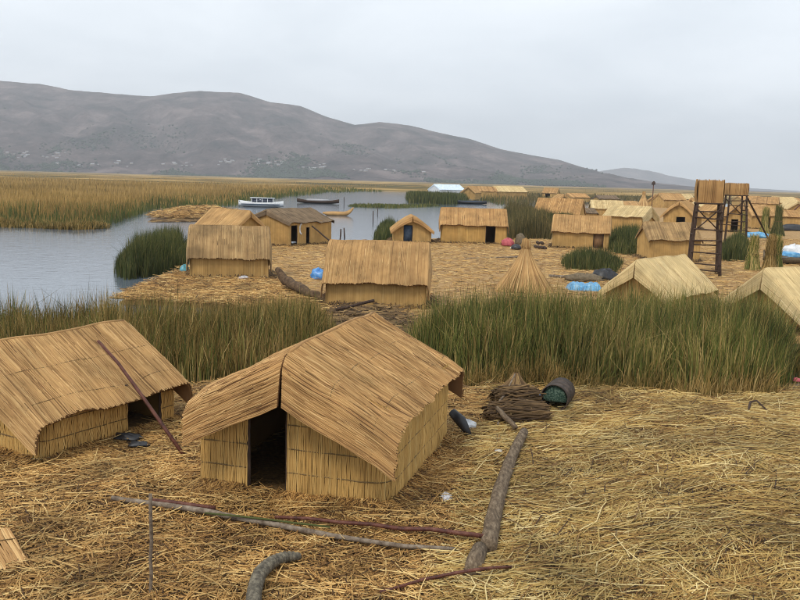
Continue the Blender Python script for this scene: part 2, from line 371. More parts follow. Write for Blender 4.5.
def ground(name, poly, res, zf, mat, cut=None):
    lo = poly.min(0) - 2; hi = poly.max(0) + 2
    if cut: lo = np.maximum(lo, cut[:2]); hi = np.minimum(hi, cut[2:])
    xs = np.arange(lo[0], hi[0], res); ys = np.arange(lo[1], hi[1], res)
    X, Y = np.meshgrid(xs, ys, indexing='ij'); s = sdist(poly, X, Y) + .3 * fn(X, Y, 1.1, 3)
    Z = zf(X, Y) * sstep(0, 1.2, s) - .75 * (1 - sstep(-.9, .5, s))
    q = grid_faces(*X.shape); keep = (s.ravel()[q] > -1.4).all(1)
    q = q[keep]; used = np.unique(q); mp = np.full(X.size, -1); mp[used] = np.arange(len(used))
    mb = MB(); mb.add(np.stack([X, Y, Z], -1).reshape(-1, 3)[used], q=mp[q])
    return tag(mb.build(name, mat, smooth=True), kind='structure')
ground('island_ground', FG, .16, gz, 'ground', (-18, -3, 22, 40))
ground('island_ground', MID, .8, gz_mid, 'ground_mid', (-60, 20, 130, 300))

# marsh sheet and far plain (one sheet to the foot of the hills and beyond)
mb = MB()
ys = np.concatenate([np.linspace(430, 900, 40), np.geomspace(930, 9000, 30)]); xs = np.linspace(-6500, 6500, 150)
X, Y = np.meshgrid(xs, ys, indexing='ij')
Z = 1.45 + .35 * fn(X, Y, 60, 1) + .25 * fn(X, Y, 21, 2); Z[:, 0] = -.6
mb.add(np.stack([X, Y, Z], -1), q=grid_faces(*X.shape))
tag(mb.build('marsh_terrain', 'marsh', smooth=True), kind='structure')

RIDGE = [(-700, 150), (-420, 112), (-220, 92), (-90, 82), (0, 81), (40, 84), (70, 90), (110, 93.5), (150, 96.5), (175, 93), (200, 91), (240, 93), (270, 102), (300, 106), (330, 118), (355, 125),
         (380, 122), (410, 125.5), (440, 133), (470, 139), (500, 149), (530, 155), (560, 160), (590, 170), (620, 178), (645, 184), (690, 189)]
rx = np.array([at(a, b_, 4000)[0] for a, b_ in RIDGE]); rz_ = np.array([max(at(a, b_, 4000)[2], 2) for a, b_ in RIDGE])
def fbm(x, y, s, o=4, seed=0): return sum(.5 ** i * fn(x, y, s * .47 ** i, seed + i * 1.7) for i in range(o))
def hill_z(x, y):
    zr = np.interp(x, rx, rz_, left=2, right=2)
    foot = 2450 + 160 * fn(x, 0 * x, 420, 3)
    t = np.clip((y - foot) / (4000 - foot), 0, 1.6)
    p = np.where(t < 1, .32 * t + .68 * t ** 1.7, 1 - (t - 1) * .5)
    gul = np.abs(fbm(x + .25 * y, y * .45, 330, 5, 2)); det = fbm(x, y, 130, 5, 5) + .8 * np.abs(fbm(x + .4 * y, y * .3, 75, 3, 8))
    am = np.clip(4 * t * (1 - t), 0, 1) * zr
    return np.maximum(p * zr + am * (.13 - .34 * gul * (.4 + .6 * (1 - t)) + .05 * det) * .9, -1) + zr * .004 * fbm(x, y, 60, 3, 9)
xs = np.linspace(rx[0], rx[-1], 460); ys = np.linspace(2250, 4500, 100)
X, Y = np.meshgrid(xs, ys, indexing='ij')
mb = MB(); mb.add(np.stack([X, Y, hill_z(X, Y)], -1), q=grid_faces(*X.shape))
tag(mb.build('mountain', 'hill', smooth=True), kind='structure')
R2 = [(500, 183), (560, 178), (590, 172.5), (625, 167.5), (645, 170.5), (660, 174), (690, 180), (730, 187), (790, 190.5)]
rx2 = np.array([at(a, b_, 8200)[0] for a, b_ in R2]); rz2 = np.array([max(at(a, b_, 8200)[2], 1) for a, b_ in R2])
xs = np.linspace(rx2[0], rx2[-1], 140); ys = np.linspace(7400, 8900, 40)
X, Y = np.meshgrid(xs, ys, indexing='ij'); zr = np.interp(X, rx2, rz2)
Z = zr * np.exp(-((Y - 8200) / 420) ** 2) * (1 + .08 * fbm(X, Y, 300, 4, 3) * (np.abs(Y - 8200) > 40)) - .5
mb = MB(); mb.add(np.stack([X, Y, Z], -1), q=grid_faces(*X.shape))
tag(mb.build('distant_hill', 'hill', smooth=True), kind='structure')

# the air
mb = MB(); box(mb, (-7200, -400, -1.9), (7200, 9400, 620))
hz = mb.build('haze', 'white'); tag(hz, kind='stuff')
m = bpy.data.materials.new('haze_air'); m.use_nodes = True; m.node_tree.nodes.clear()
o_ = m.node_tree.nodes.new('ShaderNodeOutputMaterial'); v_ = m.node_tree.nodes.new('ShaderNodeVolumePrincipled')
v_.inputs['Color'].default_value = (.89, .935, 1, 1); v_.inputs['Density'].default_value = 1.6e-4; v_.inputs['Anisotropy'].default_value = .0
m.node_tree.links.new(v_.outputs[0], o_.inputs['Volume']); hz.data.materials.clear(); hz.data.materials.append(m)

# village at the foot of the mountain
def hill_hit(px, py):
    d = ray(px, py); d = d / d[1]
    ys = np.arange(2460, 4000, 6.0); P = CAM + d * ys[:, None]
    below = P[:, 2] < hill_z(P[:, 0], P[:, 1])
    i = int(np.argmax(below)) if below.any() else 0
    return P[i]
hm = MB(); box(hm, (-5, -3.5, -1.5), (5, 3.5, 3.2))
rm = MB(); rm.add([[-5.5, -4, 3.1], [5.5, -4, 3.1], [5.5, 4, 3.1], [-5.5, 4, 3.1], [-5.5, 0, 5.2], [5.5, 0, 5.2]], q=[[0, 1, 5, 4], [2, 3, 4, 5], [0, 3, 2, 1]], t=[[0, 4, 3], [1, 2, 5]])
hme = hm.mesh('wall', 'adobe'); rme = rm.mesh('roof', 'tin')
clusters = [(18, 156, 22, 3, 14), (55, 156, 14, 3, 9), (120, 164, 10, 2, 7), (180, 165, 16, 2, 10), (225, 163, 14, 3, 11), (270, 164, 22, 3, 13), (320, 168, 26, 3, 11), (380, 171, 30, 3, 10), (70, 165, 40, 2, 6)]
for cx, cy, sx, sy, n in clusters:
    for k in range(n):
        px, py = cx + rng.normal(0, sx * .55), cy + rng.normal(0, sy * .6)
        p = hill_hit(px, min(py, 168.5 + .0285 * px)); z = float(hill_z(p[0], p[1]))
        t_ = thing('village_house', 'small pale house with tin roof at the foot of the mountain', 'house', (p[0], p[1], z), rng.uniform(-.6, .6), 'houses of the village below the mountain')
        sc = rng.uniform(.55, 1.2); t_.scale = (sc, sc, sc)
        for nm, me in (('wall', hme), ('roof', rme)):
            o = bpy.data.objects.new(nm, me); COL.objects.link(o); o.parent = t_
# far-off woods on the lower slopes: masses of small crowns
mb = MB(); ico = []
IV = np.array([[1, 0, 0], [-1, 0, 0], [0, 1, 0], [0, -1, 0], [0, 0, 1], [0, 0, -1]], float)
IT = np.array([[0, 2, 4], [2, 1, 4], [1, 3, 4], [3, 0, 4], [2, 0, 5], [1, 2, 5], [3, 1, 5], [0, 3, 5]])
n = 45000
px = rng.uniform(-250, 600, n); tt = rng.beta(1.1, 2.6, n); Yw = 2480 + tt * 1100
xw = (px - 400) / F * Yw; keep = fbm(xw, Yw * .6, 210, 4, 4) + .2 * rng.normal(size=n) > .12 + .7 * tt
xw = xw[keep]; Yw = Yw[keep]; n = len(xw); zw = hill_z(xw, Yw)
sz = rng.uniform(1.8, 5.0, n)
V = IV[None] * (sz[:, None, None] * np.array([1.25, 1.25, 1.0])) * rng.uniform(.75, 1.2, (n, 6, 1)) + np.stack([xw, Yw, zw + sz * .5], 1)[:, None]
mb.add(V.reshape(-1, 3), t=(np.arange(n)[:, None, None] * 6 + IT[None]).reshape(-1, 3))
tag(mb.build('distant_wood', 'wood_far'), 'dark woods scattered on the lower mountain slopes', 'wood', kind='stuff')

# ------------------------------------------------------------------ reed-mat houses
def make_hut(label, A, B, mode, depth, Hw, Hr, group, rw=.05, roof='roof_tan', wall='wall_tan', pw=1.0, os=.22, oe=.22, d0=.55, d1=.3,
             back_drape=True, doors=(), corner=.25, ties=2, detail=1, name='reed_hut', cat='hut', z0=0.0, wob=.02, ridge_shift=0.0, stalkwall=1.0, wall_rw=None, door_mat='dark_wood', fold=.2, fold_y=None, os_left=None):
    """A,B: the two ground corners of the wall that faces the camera (left, right).  Local frame: x across, ridge along y.
    doors: (side, a, b, height, panel material or None); side in front/right/left/back, a-b in metres along the wall."""
    A = np.asarray(A[:2], float); B = np.asarray(B[:2], float); d = B - A; ln_ = np.linalg.norm(d); d = d / ln_
    if mode == 'gable':
        W, L = ln_, depth; xa = d; org = (A + B) / 2
    else:
        L, W = ln_, depth; xa = np.array([d[1], -d[0]]); org = A - xa * W / 2
    rz = math.atan2(xa[1], xa[0])
    T = thing(name, label, cat, (org[0], org[1], z0), rz, group)
    wv = W / 2; slope = (Hr - Hw)
    def zr(x):
        u = np.abs(x) / wv; return Hr - slope * u ** pw
    xo = wv + os; seedk = rng.uniform(0, 50)
    wrw = wall_rw or rw; fy = fold_y if fold_y is not None else fold
    # --- roof: one mat for each slope, folded down over the gable ends
    nb = max(int((L + 2 * oe) / rw), 6); nd = max(int(max(d0, d1) / rw), 3)
    K = 7 if detail > 1 else (5 if detail else 3)
    rows = [('f', e) for e in np.linspace(1, 0, nd, endpoint=False)] + [('m', y) for y in np.linspace(-oe, L + oe, nb)]
    if back_drape: rows += [('b', e) for e in np.linspace(0, 1, nd + 1)[1:]]
    def surf(kind, v, s, side):
        x = side * s * (xo if side > 0 or os_left is None else wv + os_left); z = zr(x); Dl = d0 * (1 - s) + d1 * s
        if kind == 'm': y = np.full_like(s, v)
        else:
            l = v * Dl; rr = fold; phi = np.minimum(l / rr, np.pi / 2)
            dyy = fy * np.sin(phi) + .12 * np.maximum(l - rr * np.pi / 2, 0); dz = rr * (1 - np.cos(phi)) + np.maximum(l - rr * np.pi / 2, 0)
            z = z - dz; y = (-oe - dyy) if kind == 'f' else (L + oe + dyy)
            x = x * (1 - .04 * v) + side * .035 * v
        z = z + wob * fn(y * 1.3 + seedk, x * 1.2, .8, 1) * (.4 + s) + wob * .8 * fn(y + seedk, 0 * y, 1.3, 5)
        return np.stack([x, y, z], -1)
    for side in (-1, 1):
        mb = MB(); s = np.linspace(0, 1, K)
        g_ = np.stack([surf(k_, v_, s, side) for k_, v_ in rows])              # rows,K,3
        nr = nrm(np.cross(np.gradient(g_, axis=0), np.gradient(g_, axis=1))) * (-side)
        nr = np.where((nr[..., 2:3] < -.2), -nr, nr)
        R_, n = g_.shape[0], K
        q = grid_faces(R_, K); top = g_ - nr * .004; bot = g_ - nr * .05
        allv = np.concatenate([top.reshape(-1, 3), bot.reshape(-1, 3)]); o = R_ * K
        id_ = np.arange(o).reshape(R_, K); rim = np.concatenate([id_[0, :], id_[1:, -1], id_[-1, -2::-1], id_[-2:0:-1, 0]])
        rq = np.stack([rim, np.roll(rim, -1), np.roll(rim, -1) + o, rim + o], -1)
        mb.add(allv, q=np.concatenate([q, q[:, ::-1] + o, rq]), rnd=.04)  # inner thatch brown, set dark so the gaps carry painted crevice shade
        # stalks
        lf = .52 + (.2 if detail > 1 else .08) * fn(np.arange(R_) * rw * 3.1 + seedk, 0 * np.arange(R_), .35, 2)
        P = g_ + nr * rng.uniform(.0, .012, (R_, 1, 1)); P = P.copy()
        ext = rng.uniform(-.02, .045, R_)[:, None] * nrm(P[:, -1] - P[:, -2]); P[:, -1] += ext
        ribbons(mb, P, rw * rng.uniform(.72, 1.15, R_), nr, np.clip(lf + rng.normal(0, .19 if detail > 1 else .13, R_), 0, 1))
        if detail > 0:                                                          # broken, overlapping extra stalks
            ne = int(R_ * (3.2 if detail > 1 else 1.0)); ri = rng.uniform(0, R_ - 1.01, ne); a = rng.uniform(0, .75, ne); b_ = np.minimum(a + rng.uniform(.15, .6, ne), 1.0)
            sk = rng.normal(0, 1.2, ne); kk = 4; tt = np.linspace(0, 1, kk)
            S_ = (a[:, None] + (b_ - a)[:, None] * tt) * (K - 1); Rr = np.clip(ri[:, None] + sk[:, None] * (tt - .5), 0, R_ - 1.01)
            i0 = np.clip(Rr.astype(int), 0, R_ - 2); j0 = np.clip(S_.astype(int), 0, K - 2); fr = (Rr - i0)[..., None]; fs = (S_ - j0)[..., None]
            bl = lambda Gd: (Gd[i0, j0] * (1 - fr) + Gd[i0 + 1, j0] * fr) * (1 - fs) + (Gd[i0, j0 + 1] * (1 - fr) + Gd[i0 + 1, j0 + 1] * fr) * fs
            PP = bl(g_); NN = nrm(bl(nr)); PP = PP + NN * rng.uniform(.006, .03 if detail > 1 else .025, (ne, kk, 1))
            ribbons(mb, PP, rw * rng.uniform(.4, .9, ne), NN, np.clip(.52 + rng.normal(0, .3, ne), 0, 1), taper=.3)
        mat_o = mb.build('roof_mat', roof, T)
        if detail > 1:                                                          # stitched rope lines across the mat
            for sv in (.42, .8):
                pts = np.stack([surf(k_, v_, np.array([sv]), side)[0] for k_, v_ in rows])[::3]
                pts[:, 2] += .018
                m2 = MB(); tube(m2, pts, .007, 5); m2.build('stitch_rope', 'rope', mat_o)
    # ridge roll
    if detail > 0:
        mb = MB(); pts = np.stack([surf('m', y, np.array([0.]), 1)[0] for y in np.linspace(-oe, L + oe, 14)]); pts[:, 2] += .0
        tube(mb, pts, .03, 6, rnd=.4); mb.build('ridge_roll', roof, T)
    # --- walls
    def wall_part(path, openings, nm='wall_mat'):
        path = np.asarray(path, float); seg = np.linalg.norm(np.diff(path, axis=0), axis=1); cum = np.concatenate([[0], np.cumsum(seg)])
        tot = cum[-1]; n = max(int(tot / wrw), 4); u = (np.arange(n) + .5) / n * tot
        px_ = np.interp(u, cum, path[:, 0]); py_ = np.interp(u, cum, path[:, 1])
        e = .02; tx = np.interp(u + e, cum, path[:, 0]) - np.interp(u - e, cum, path[:, 0]); ty = np.interp(u + e, cum, path[:, 1]) - np.interp(u - e, cum, path[:, 1])
        nn = nrm(np.stack([ty, -tx, 0 * tx], -1))
        ztop = zr(np.minimum(np.abs(px_), wv)) - .03
        zb = np.full(n, -.06); live = np.ones(n, bool)
        for (a, b_, hd) in openings:
            k = (u > a) & (u < b_); zb = np.where(k, hd, zb)
        live = ztop - zb > .06
        mb = MB(); kk = 13 if detail > 1 else 2 if detail > 5 else (4 if detail > 0 else 2)
        tt = np.linspace(0, 1, kk)
        Z = zb[:, None] + (ztop - zb)[:, None] * tt
        bul = .032 * np.abs(np.sin(np.pi * np.clip(Z / max(Hw, .1), 0, 3) * (ties + 1))) ** .7 if detail > 1 else 0 * Z
        P = np.stack([px_[:, None] + nn[:, :1] * bul, py_[:, None] + nn[:, 1:2] * bul, Z], -1) + nn[:, None] * rng.uniform(-.004, .008, (n, 1, 1))
        P[:, :, :2] += rng.normal(0, .004 if detail > 1 else .001, (n, kk, 2))
        lf = .58 + (.12 if detail > 1 else .05) * fn(u * 2.3 + seedk, 0 * u, .3, 3)
        ribbons(mb, P[live], wrw * rng.uniform(.8, 1.1, n)[live], nn[:, None][live], np.clip(lf + rng.normal(0, .13 if detail > 1 else .10, n), 0, 1)[live])
        # solid sheet behind the stalks, coloured dark as crevice shade in the gaps
        xb = np.stack([px_, py_], -1)
        for sgn, off in ((1, -.006), (-1, -.045)):
            lo_ = np.stack([px_ + nn[:, 0] * off, py_ + nn[:, 1] * off, zb], -1); hi_ = np.stack([lo_[:, 0], lo_[:, 1], np.maximum(ztop, zb + .01)], -1)
            V = np.stack([lo_, hi_], 1).reshape(-1, 3)
            ii = np.arange(n - 1); ii = ii[live[:-1] & live[1:] & (np.abs(zb[:-1] - zb[1:]) < .05)]
            q = np.stack([ii * 2, ii * 2 + 2, ii * 2 + 3, ii * 2 + 1], -1)
            mb.add(V, q=q if sgn > 0 else q[:, ::-1], rnd=.05)
        wo = mb.build(nm, wall, T)
        if detail > 1:
            for i in range(0, ties + 1):
                zt = .015 if i == 0 else Hw * i / (ties + 1)
                k = (ztop > zt + .05) & (zb < zt)
                runs = np.split(np.where(k)[0], np.where(np.diff(np.where(k)[0]) > 1)[0] + 1) if k.any() else []
                for r_ in runs:
                    if len(r_) < 6: continue
                    st = r_[::2]; pts = np.stack([px_[st] + nn[st, 0] * .024, py_[st] + nn[st, 1] * .024, zt + .006 * fn(st, 0 * st, 9, i)], -1)
                    m2 = MB(); tube(m2, pts, .011 if i else .018, 5); m2.build('stitch_rope', 'rope' if i else 'rope_pale', wo)
        return wo
    def cpath(pts, rc):
        "polyline with rounded inner corners"
        o = [np.array(pts[0], float)]
        for i in range(1, len(pts) - 1):
            p = np.array(pts[i], float); a = nrm(np.array(pts[i - 1], float) - p); b_ = nrm(np.array(pts[i + 1], float) - p)
            for q_ in np.linspace(0, 1, 5):
                o.append((1 - q_) ** 2 * (p + a * rc) + 2 * q_ * (1 - q_) * p + q_ ** 2 * (p + b_ * rc))
        o.append(np.array(pts[-1], float)); return o
    op = {k: [(a, b_, h) for sd_, a, b_, h, _ in doors if sd_ == k] for k in ('front', 'right', 'back', 'left')}
    # front+right mat turns the corner in one piece; openings are given from each wall's left end seen from outside
    wall_part(cpath([(-wv, 0), (wv, 0), (wv, L)], corner), op['front'] + [(a + W - corner * .4, b_ + W - corner * .4, h) for a, b_, h in op['right']])
    wall_part(cpath([(wv, L), (-wv, L), (-wv, 0)], corner), op['back'] + [(a + W, b_ + W, h) for a, b_, h in op['left']])
    for sd_, a, b_, h, pm in doors:
        if sd_ == 'front': f_ = lambda u: np.array([-wv + u, .02]); inw = np.array([0, 1.])
        elif sd_ == 'right': f_ = lambda u: np.array([wv - .02, u]); inw = np.array([-1., 0])
        elif sd_ == 'left': f_ = lambda u: np.array([-wv + .02, L - u]); inw = np.array([1., 0])
        else: f_ = lambda u: np.array([wv - u, L - .02]); inw = np.array([0, -1.])
        for u in (a, b_):
            p = f_(u); zt = min(h, zr(p[0]) - .02); m2 = MB()
            tube(m2, wobble((p[0], p[1], -.1), (p[0], p[1], zt), 5, .006), .035, 7); m2.build('door_post', 'dark_wood', T)
        if pm:
            p0 = f_(a) + inw * .06; p1 = f_(b_) + inw * .06; zt = min(h, zr(p0[0]), zr(p1[0])) - .05
            m2 = MB(); tq = np.array([inw[0], inw[1]]) * .03
            V = [(*p0, .02), (*p1, .02), (*p1, zt), (*p0, zt)]; V2 = [(x + tq[0], y + tq[1], z) for x, y, z in V]
            m2.add(np.array(V + V2), q=[[0, 1, 2, 3], [7, 6, 5, 4], [0, 4, 5, 1], [1, 5, 6, 2], [2, 6, 7, 3], [3, 7, 4, 0]])
            m2.build('door', pm, T)
    if detail == 1:  # ragged reeds round the base, coloured dark as contact shade under the hut
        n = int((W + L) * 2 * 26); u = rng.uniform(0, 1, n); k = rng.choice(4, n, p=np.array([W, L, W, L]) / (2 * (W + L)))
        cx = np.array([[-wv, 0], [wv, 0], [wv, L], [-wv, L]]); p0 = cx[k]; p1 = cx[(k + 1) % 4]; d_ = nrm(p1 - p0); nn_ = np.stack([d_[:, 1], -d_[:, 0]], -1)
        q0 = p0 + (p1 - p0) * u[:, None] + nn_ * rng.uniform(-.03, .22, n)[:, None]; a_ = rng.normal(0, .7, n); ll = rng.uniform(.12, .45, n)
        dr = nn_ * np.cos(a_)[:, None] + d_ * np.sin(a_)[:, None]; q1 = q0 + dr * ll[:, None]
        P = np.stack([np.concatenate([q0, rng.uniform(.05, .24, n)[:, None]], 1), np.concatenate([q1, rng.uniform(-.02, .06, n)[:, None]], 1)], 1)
        m2 = MB(); ribbons(m2, P, rng.uniform(.03, .055, n), np.array([0, 0, 1.]), np.clip(rng.normal(.35, .25, n), 0, 1)); o2 = m2.build('reed_contact_shade', 'litter_dark', T); o2['kind'] = 'stuff'
    # rafters showing at the gables
    if detail > 1:
        for y in (.06, L - .06):
            for side in (-1, 1):
                m2 = MB(); tube(m2, [(0, y, zr(0) - .09), (side * wv * .5, y, zr(wv * .5) - .09), (side * wv, y, zr(wv) - .09)], .03, 6); m2.build('rafter', 'pole', T)
    return T, org, rz, W, L

FEET = []     # footprints kept free of loose straw
def rect_foot(T, W, L, g_=.0):
    c, s = math.cos(T[2]), math.sin(T[2]); o = T[1]
    return np.array([[o[0] + c * x - s * y, o[1] + s * x + c * y] for x, y in ((-W / 2 + g_, g_), (W / 2 - g_, g_), (W / 2 - g_, L - g_), (-W / 2 + g_, L - g_))])

# the hut in the middle of the foreground
xh = np.array([.9636, -.267]); cen = np.array([-1.68, 13.56])
h1 = make_hut('low golden reed hut with open dark doorway and roof mats folded over its gable', cen - xh * 1.66, cen + xh * 1.66, 'gable', 4.0, 1.60, 2.50, 'foreground huts', rw=.021, roof='roof_gold',
              wall='wall_gold', pw=.97, os=.26, oe=.2, d0=.98, d1=.86, fold=.32, os_left=.06, doors=[('front', .86, 1.56, 2.6, None)], corner=.42, ties=3, detail=2, wob=.065, wall_rw=.022)
FEET.append(rect_foot(h1, 3.3, 4.0, .05))
# the hut at the left edge
ya = np.array([.50, .866]); xa2 = np.array([.866, -.5]); fr = np.array([-6.42, 14.9])
h2 = make_hut('low reed hut with a dark pole leaning on its long roof', fr - xa2 * 3.1, fr, 'gable', 3.3, 1.02, 1.98, 'foreground huts', rw=.021, roof='roof_tan',
              wall='wall_gold', pw=1.0, os=.32, oe=.08, d0=.95, d1=.78, fold=.42, fold_y=.2, doors=[('right', 2.05, 2.95, 1.3, None)], corner=.30, ties=2, detail=2, wob=.05, wall_rw=.022)
FEET.append(rect_foot(h2, 3.1, 3.3, .05))

# huts of the village across the reeds: (label, left base px, right base px, mode, depth, eave py, ridge py, options)
MIDH = [
 ('round-shouldered reed hut beside the tall green reeds at the water', (190, 279), (268, 279.5), 'long', 2.8, 252.5, 226, dict(roof='roof_dk', pw=1.5, d0=1.45, d1=.85, rw=.035, group='huts', fold=.4)),
 ('gabled golden hut between the round-shouldered hut and the dark-roofed house', (229, 252), (266, 250.5), 'gable', 4.6, 230, 211, dict(rw=.045)),
 ('reed house with dark weathered roof, door and small window by the lake', (289, 247.5), (331, 244), 'long', 4.2, 221, 208.5, dict(roof='roof_dark', rw=.045, doors=[('right', .25, .95, 1.6, None), ('right', 2.1, 2.5, 1.4, None)])),
 ('windowless reed hut with curved eave corners beside the blue bag', (325, 306), (425, 309.5), 'long', 3.4, 275.5, 241.5, dict(roof='roof_tan', d0=1.4, d1=.85, rw=.03, pw=1.35, detail=1, fold=.4, os=.3)),
 ('small gabled reed hut with a narrow blue door', (393, 243), (431, 244), 'gable', 3.8, 229, 216.5, dict(rw=.045, doors=[('front', .85, 1.6, 1.5, 'door_blue')], roof='roof_gold', pw=1.25)),
 ('long reed hut with a dark doorway near its end', (441, 243.5), (506, 245.5), 'long', 4.0, 224, 208.5, dict(rw=.045, d0=1.3, d1=.8, fold=.35, doors=[('right', 3.75, 4.55, 1.75, None)], roof='roof_gold', wall='wall_gold')),
 ('plain reed hut with a brown plank door behind the short green reeds', (552, 248), (608, 250.5), 'long', 3.8, 231, 215.5, dict(rw=.045, doors=[('right', 3.3, 4.1, 1.5, 'door_wood')])),
 ('tan reed hut standing in reeds behind the hut with a plank door', (534, 224), (578, 226), 'long', 4.6, 212.5, 198.5, dict(rw=.11, roof='roof_gold')),
 ('pale-roofed reed hut rising above the reed clump between two other huts', (602, 237), (641, 239.5), 'long', 4.6, 216, 206, dict(rw=.07, roof='roof_pale', d0=1.4, d1=1.3, fold=.6)),
 ('low reed hut behind the legs of the tall lookout tower', (649, 261), (699, 262.5), 'long', 3.6, 238.5, 222.5, dict(rw=.045, roof='roof_dk')),
 ('reed hut with pale ridge half hidden behind the near reeds and blue tarpaulin', (605, 305), (668, 313), 'gable', 4.6, 287, 260, dict(rw=.035, roof='roof_pale', wall='wall_tan', d0=.85, d1=.4)),
 ('pale new reed hut with deep folded gable mat beside the blue boat', (729, 318), (812, 336), 'gable', 3.4, 300, 268, dict(rw=.035, roof='roof_pale', wall='wall_gold', d0=.95, d1=.5, oe=.3)),
 ('arched reed hut with round dark entrance beyond the lookout towers', (663, 229), (693, 230.5), 'gable', 6.0, 213, 201.5, dict(rw=.11, doors=[('front', 1.5, 2.6, 1.6, None)], pw=1.3, os=.4)),
 ('gabled hut with dark doorway seen between the legs of the far tower', (721, 232), (747, 233), 'gable', 4.0, 217, 205, dict(rw=.1, doors=[('front', 1.1, 1.9, 1.6, None)])),
 ('small pale hut behind the pale-roofed hut', (592, 217.5), (623, 218.5), 'long', 4.8, 208.5, 200.5, dict(rw=.14, roof='roof_pale')),
 ('long white-roofed house among the far reeds by the open water', (440, 196.5), (465, 197), 'long', 9, 188.8, 183, dict(rw=.3, roof='metal_roof', wall='white', detail=0)),
 ('far gabled hut next to the white-roofed house', (461, 199), (475, 199.5), 'gable', 6, 192, 186, dict(rw=.25, detail=0)),
 ('far low brown-roofed hut in the reeds', (477, 198), (497, 198.5), 'long', 6, 191.5, 186.5, dict(rw=.25, detail=0)),
 ('far long hut with whitish roof in the reeds', (498, 198.5), (527, 199), 'long', 6, 191.8, 186.3, dict(rw=.25, detail=0, roof='roof_pale')),
 ('far little hut with open dark front standing alone in the reeds', (542, 199), (556, 199.5), 'long', 5, 193, 188, dict(rw=.25, detail=0, doors=[('right', 1, 3, 2, None)])),
 ('far tan hut behind the arched hut', (664, 208), (686, 208.5), 'long', 6, 200, 193.5, dict(rw=.22, detail=0)),
 ('far hut to the side of the reed tepee', (648, 206), (661, 206.5), 'gable', 5, 200, 194.5, dict(rw=.22, detail=0)),
 ('far low hut beyond the far tower ladder', (751, 212), (777, 213), 'long', 6, 203.5, 197, dict(rw=.2, detail=0)),
 ('far pale hut beside the standing reed bundles', (778, 211), (799, 211.5), 'long', 6, 203, 197, dict(rw=.2, detail=0, roof='roof_pale')),
 ('far hut with dark entrance behind the standing reed bundles', (752, 229), (786, 230), 'long', 4.4, 215.5, 206.5, dict(rw=.1, doors=[('right', 1.2, 2.4, 1.6, None)])),
 ('far tan gabled hut with shadowed front beside the last far hut', (801, 222), (826, 223), 'gable', 5, 210, 203, dict(rw=.14, detail=0)),
 ('low hut with grey thatch between the plank-door hut and pale hut', (577, 219.5), (597, 220), 'long', 4.4, 213, 208, dict(rw=.14, detail=0, roof='roof_dark')),
 ('far pale tent-like hut beyond the two towers', (700, 214), (722, 214.5), 'gable', 5, 206, 199.5, dict(rw=.15, detail=0, roof='roof_pale')),
 ('far long thatched hut on the marsh horizon behind the far tower', (703, 204), (723, 204.5), 'long', 6, 199.5, 195, dict(rw=.22, detail=0)),
 ('far low tan hut on the marsh horizon past the far tower', (744, 205.5), (765, 206), 'long', 7, 200.5, 196, dict(rw=.22, detail=0, roof='roof_gold')),
 ('far small gabled hut with golden front past the low tan hut', (768, 207), (780, 207.4), 'gable', 6, 201, 196.5, dict(rw=.22, detail=0, roof='roof_gold')),
 ('far tan hut half hidden by reeds before the reed tepee', (622, 212), (640, 212.5), 'long', 6, 206, 201, dict(rw=.18, detail=0)),
 ('far dark-thatched hut on the marsh horizon near the slim post', (600, 204), (619, 204.5), 'long', 7, 199, 195.5, dict(rw=.22, detail=0, roof='roof_dark')),
 ('far gabled straw hut between the slim post and the tall tower', (684, 210), (697, 210.5), 'gable', 5, 204, 198, dict(rw=.18, detail=0, roof='roof_gold')),
 ('tan hut with low roof behind the ladder of the far tower', (748, 222), (772, 222.6), 'long', 5, 212.5, 204.5, dict(rw=.14, detail=0)),
 ('pale gabled hut behind the white box shelter', (786, 218), (806, 218.6), 'gable', 5, 208, 201, dict(rw=.14, detail=0, roof='roof_pale')),
 ('far straw hut standing alone on the marsh beyond the far dark-thatched hut', (572, 202), (590, 202.4), 'long', 7, 197.5, 193.5, dict(rw=.25, detail=0, roof='roof_gold')),
 ('far pale hut on the marsh horizon behind the tall tower cabin', (676, 204), (694, 204.5), 'long', 7, 199, 194, dict(rw=.25, detail=0, roof='roof_pale')),
 ('far tan hut at the end of the marsh horizon with pale neighbour', (783, 206.5), (803, 207), 'long', 7, 201.5, 197.5, dict(rw=.25, detail=0)),
 ('tan gabled hut behind the gabled hut between the tower legs', (708, 222), (730, 222.6), 'gable', 5, 212, 203, dict(rw=.14, detail=0)),
 ('low golden hut on open ground behind the far bushy reed bundle', (782, 226), (808, 226.8), 'long', 4.5, 217, 210.5, dict(rw=.12, detail=0, roof='roof_gold')),
 ('far straw hut in the reeds beyond the thicket', (556, 206), (571, 206.4), 'gable', 6, 200, 194.5, dict(rw=.2, detail=0)),
]
MT['roof_dk'] = stalk_mat('roof_dk', [(0.136, 0.08, 0.035), (0.324, 0.2, 0.087), (0.428, 0.275, 0.121), (0.563, 0.39, 0.184)], stain=.5, stain_scale=1.0)
HINFO = {}
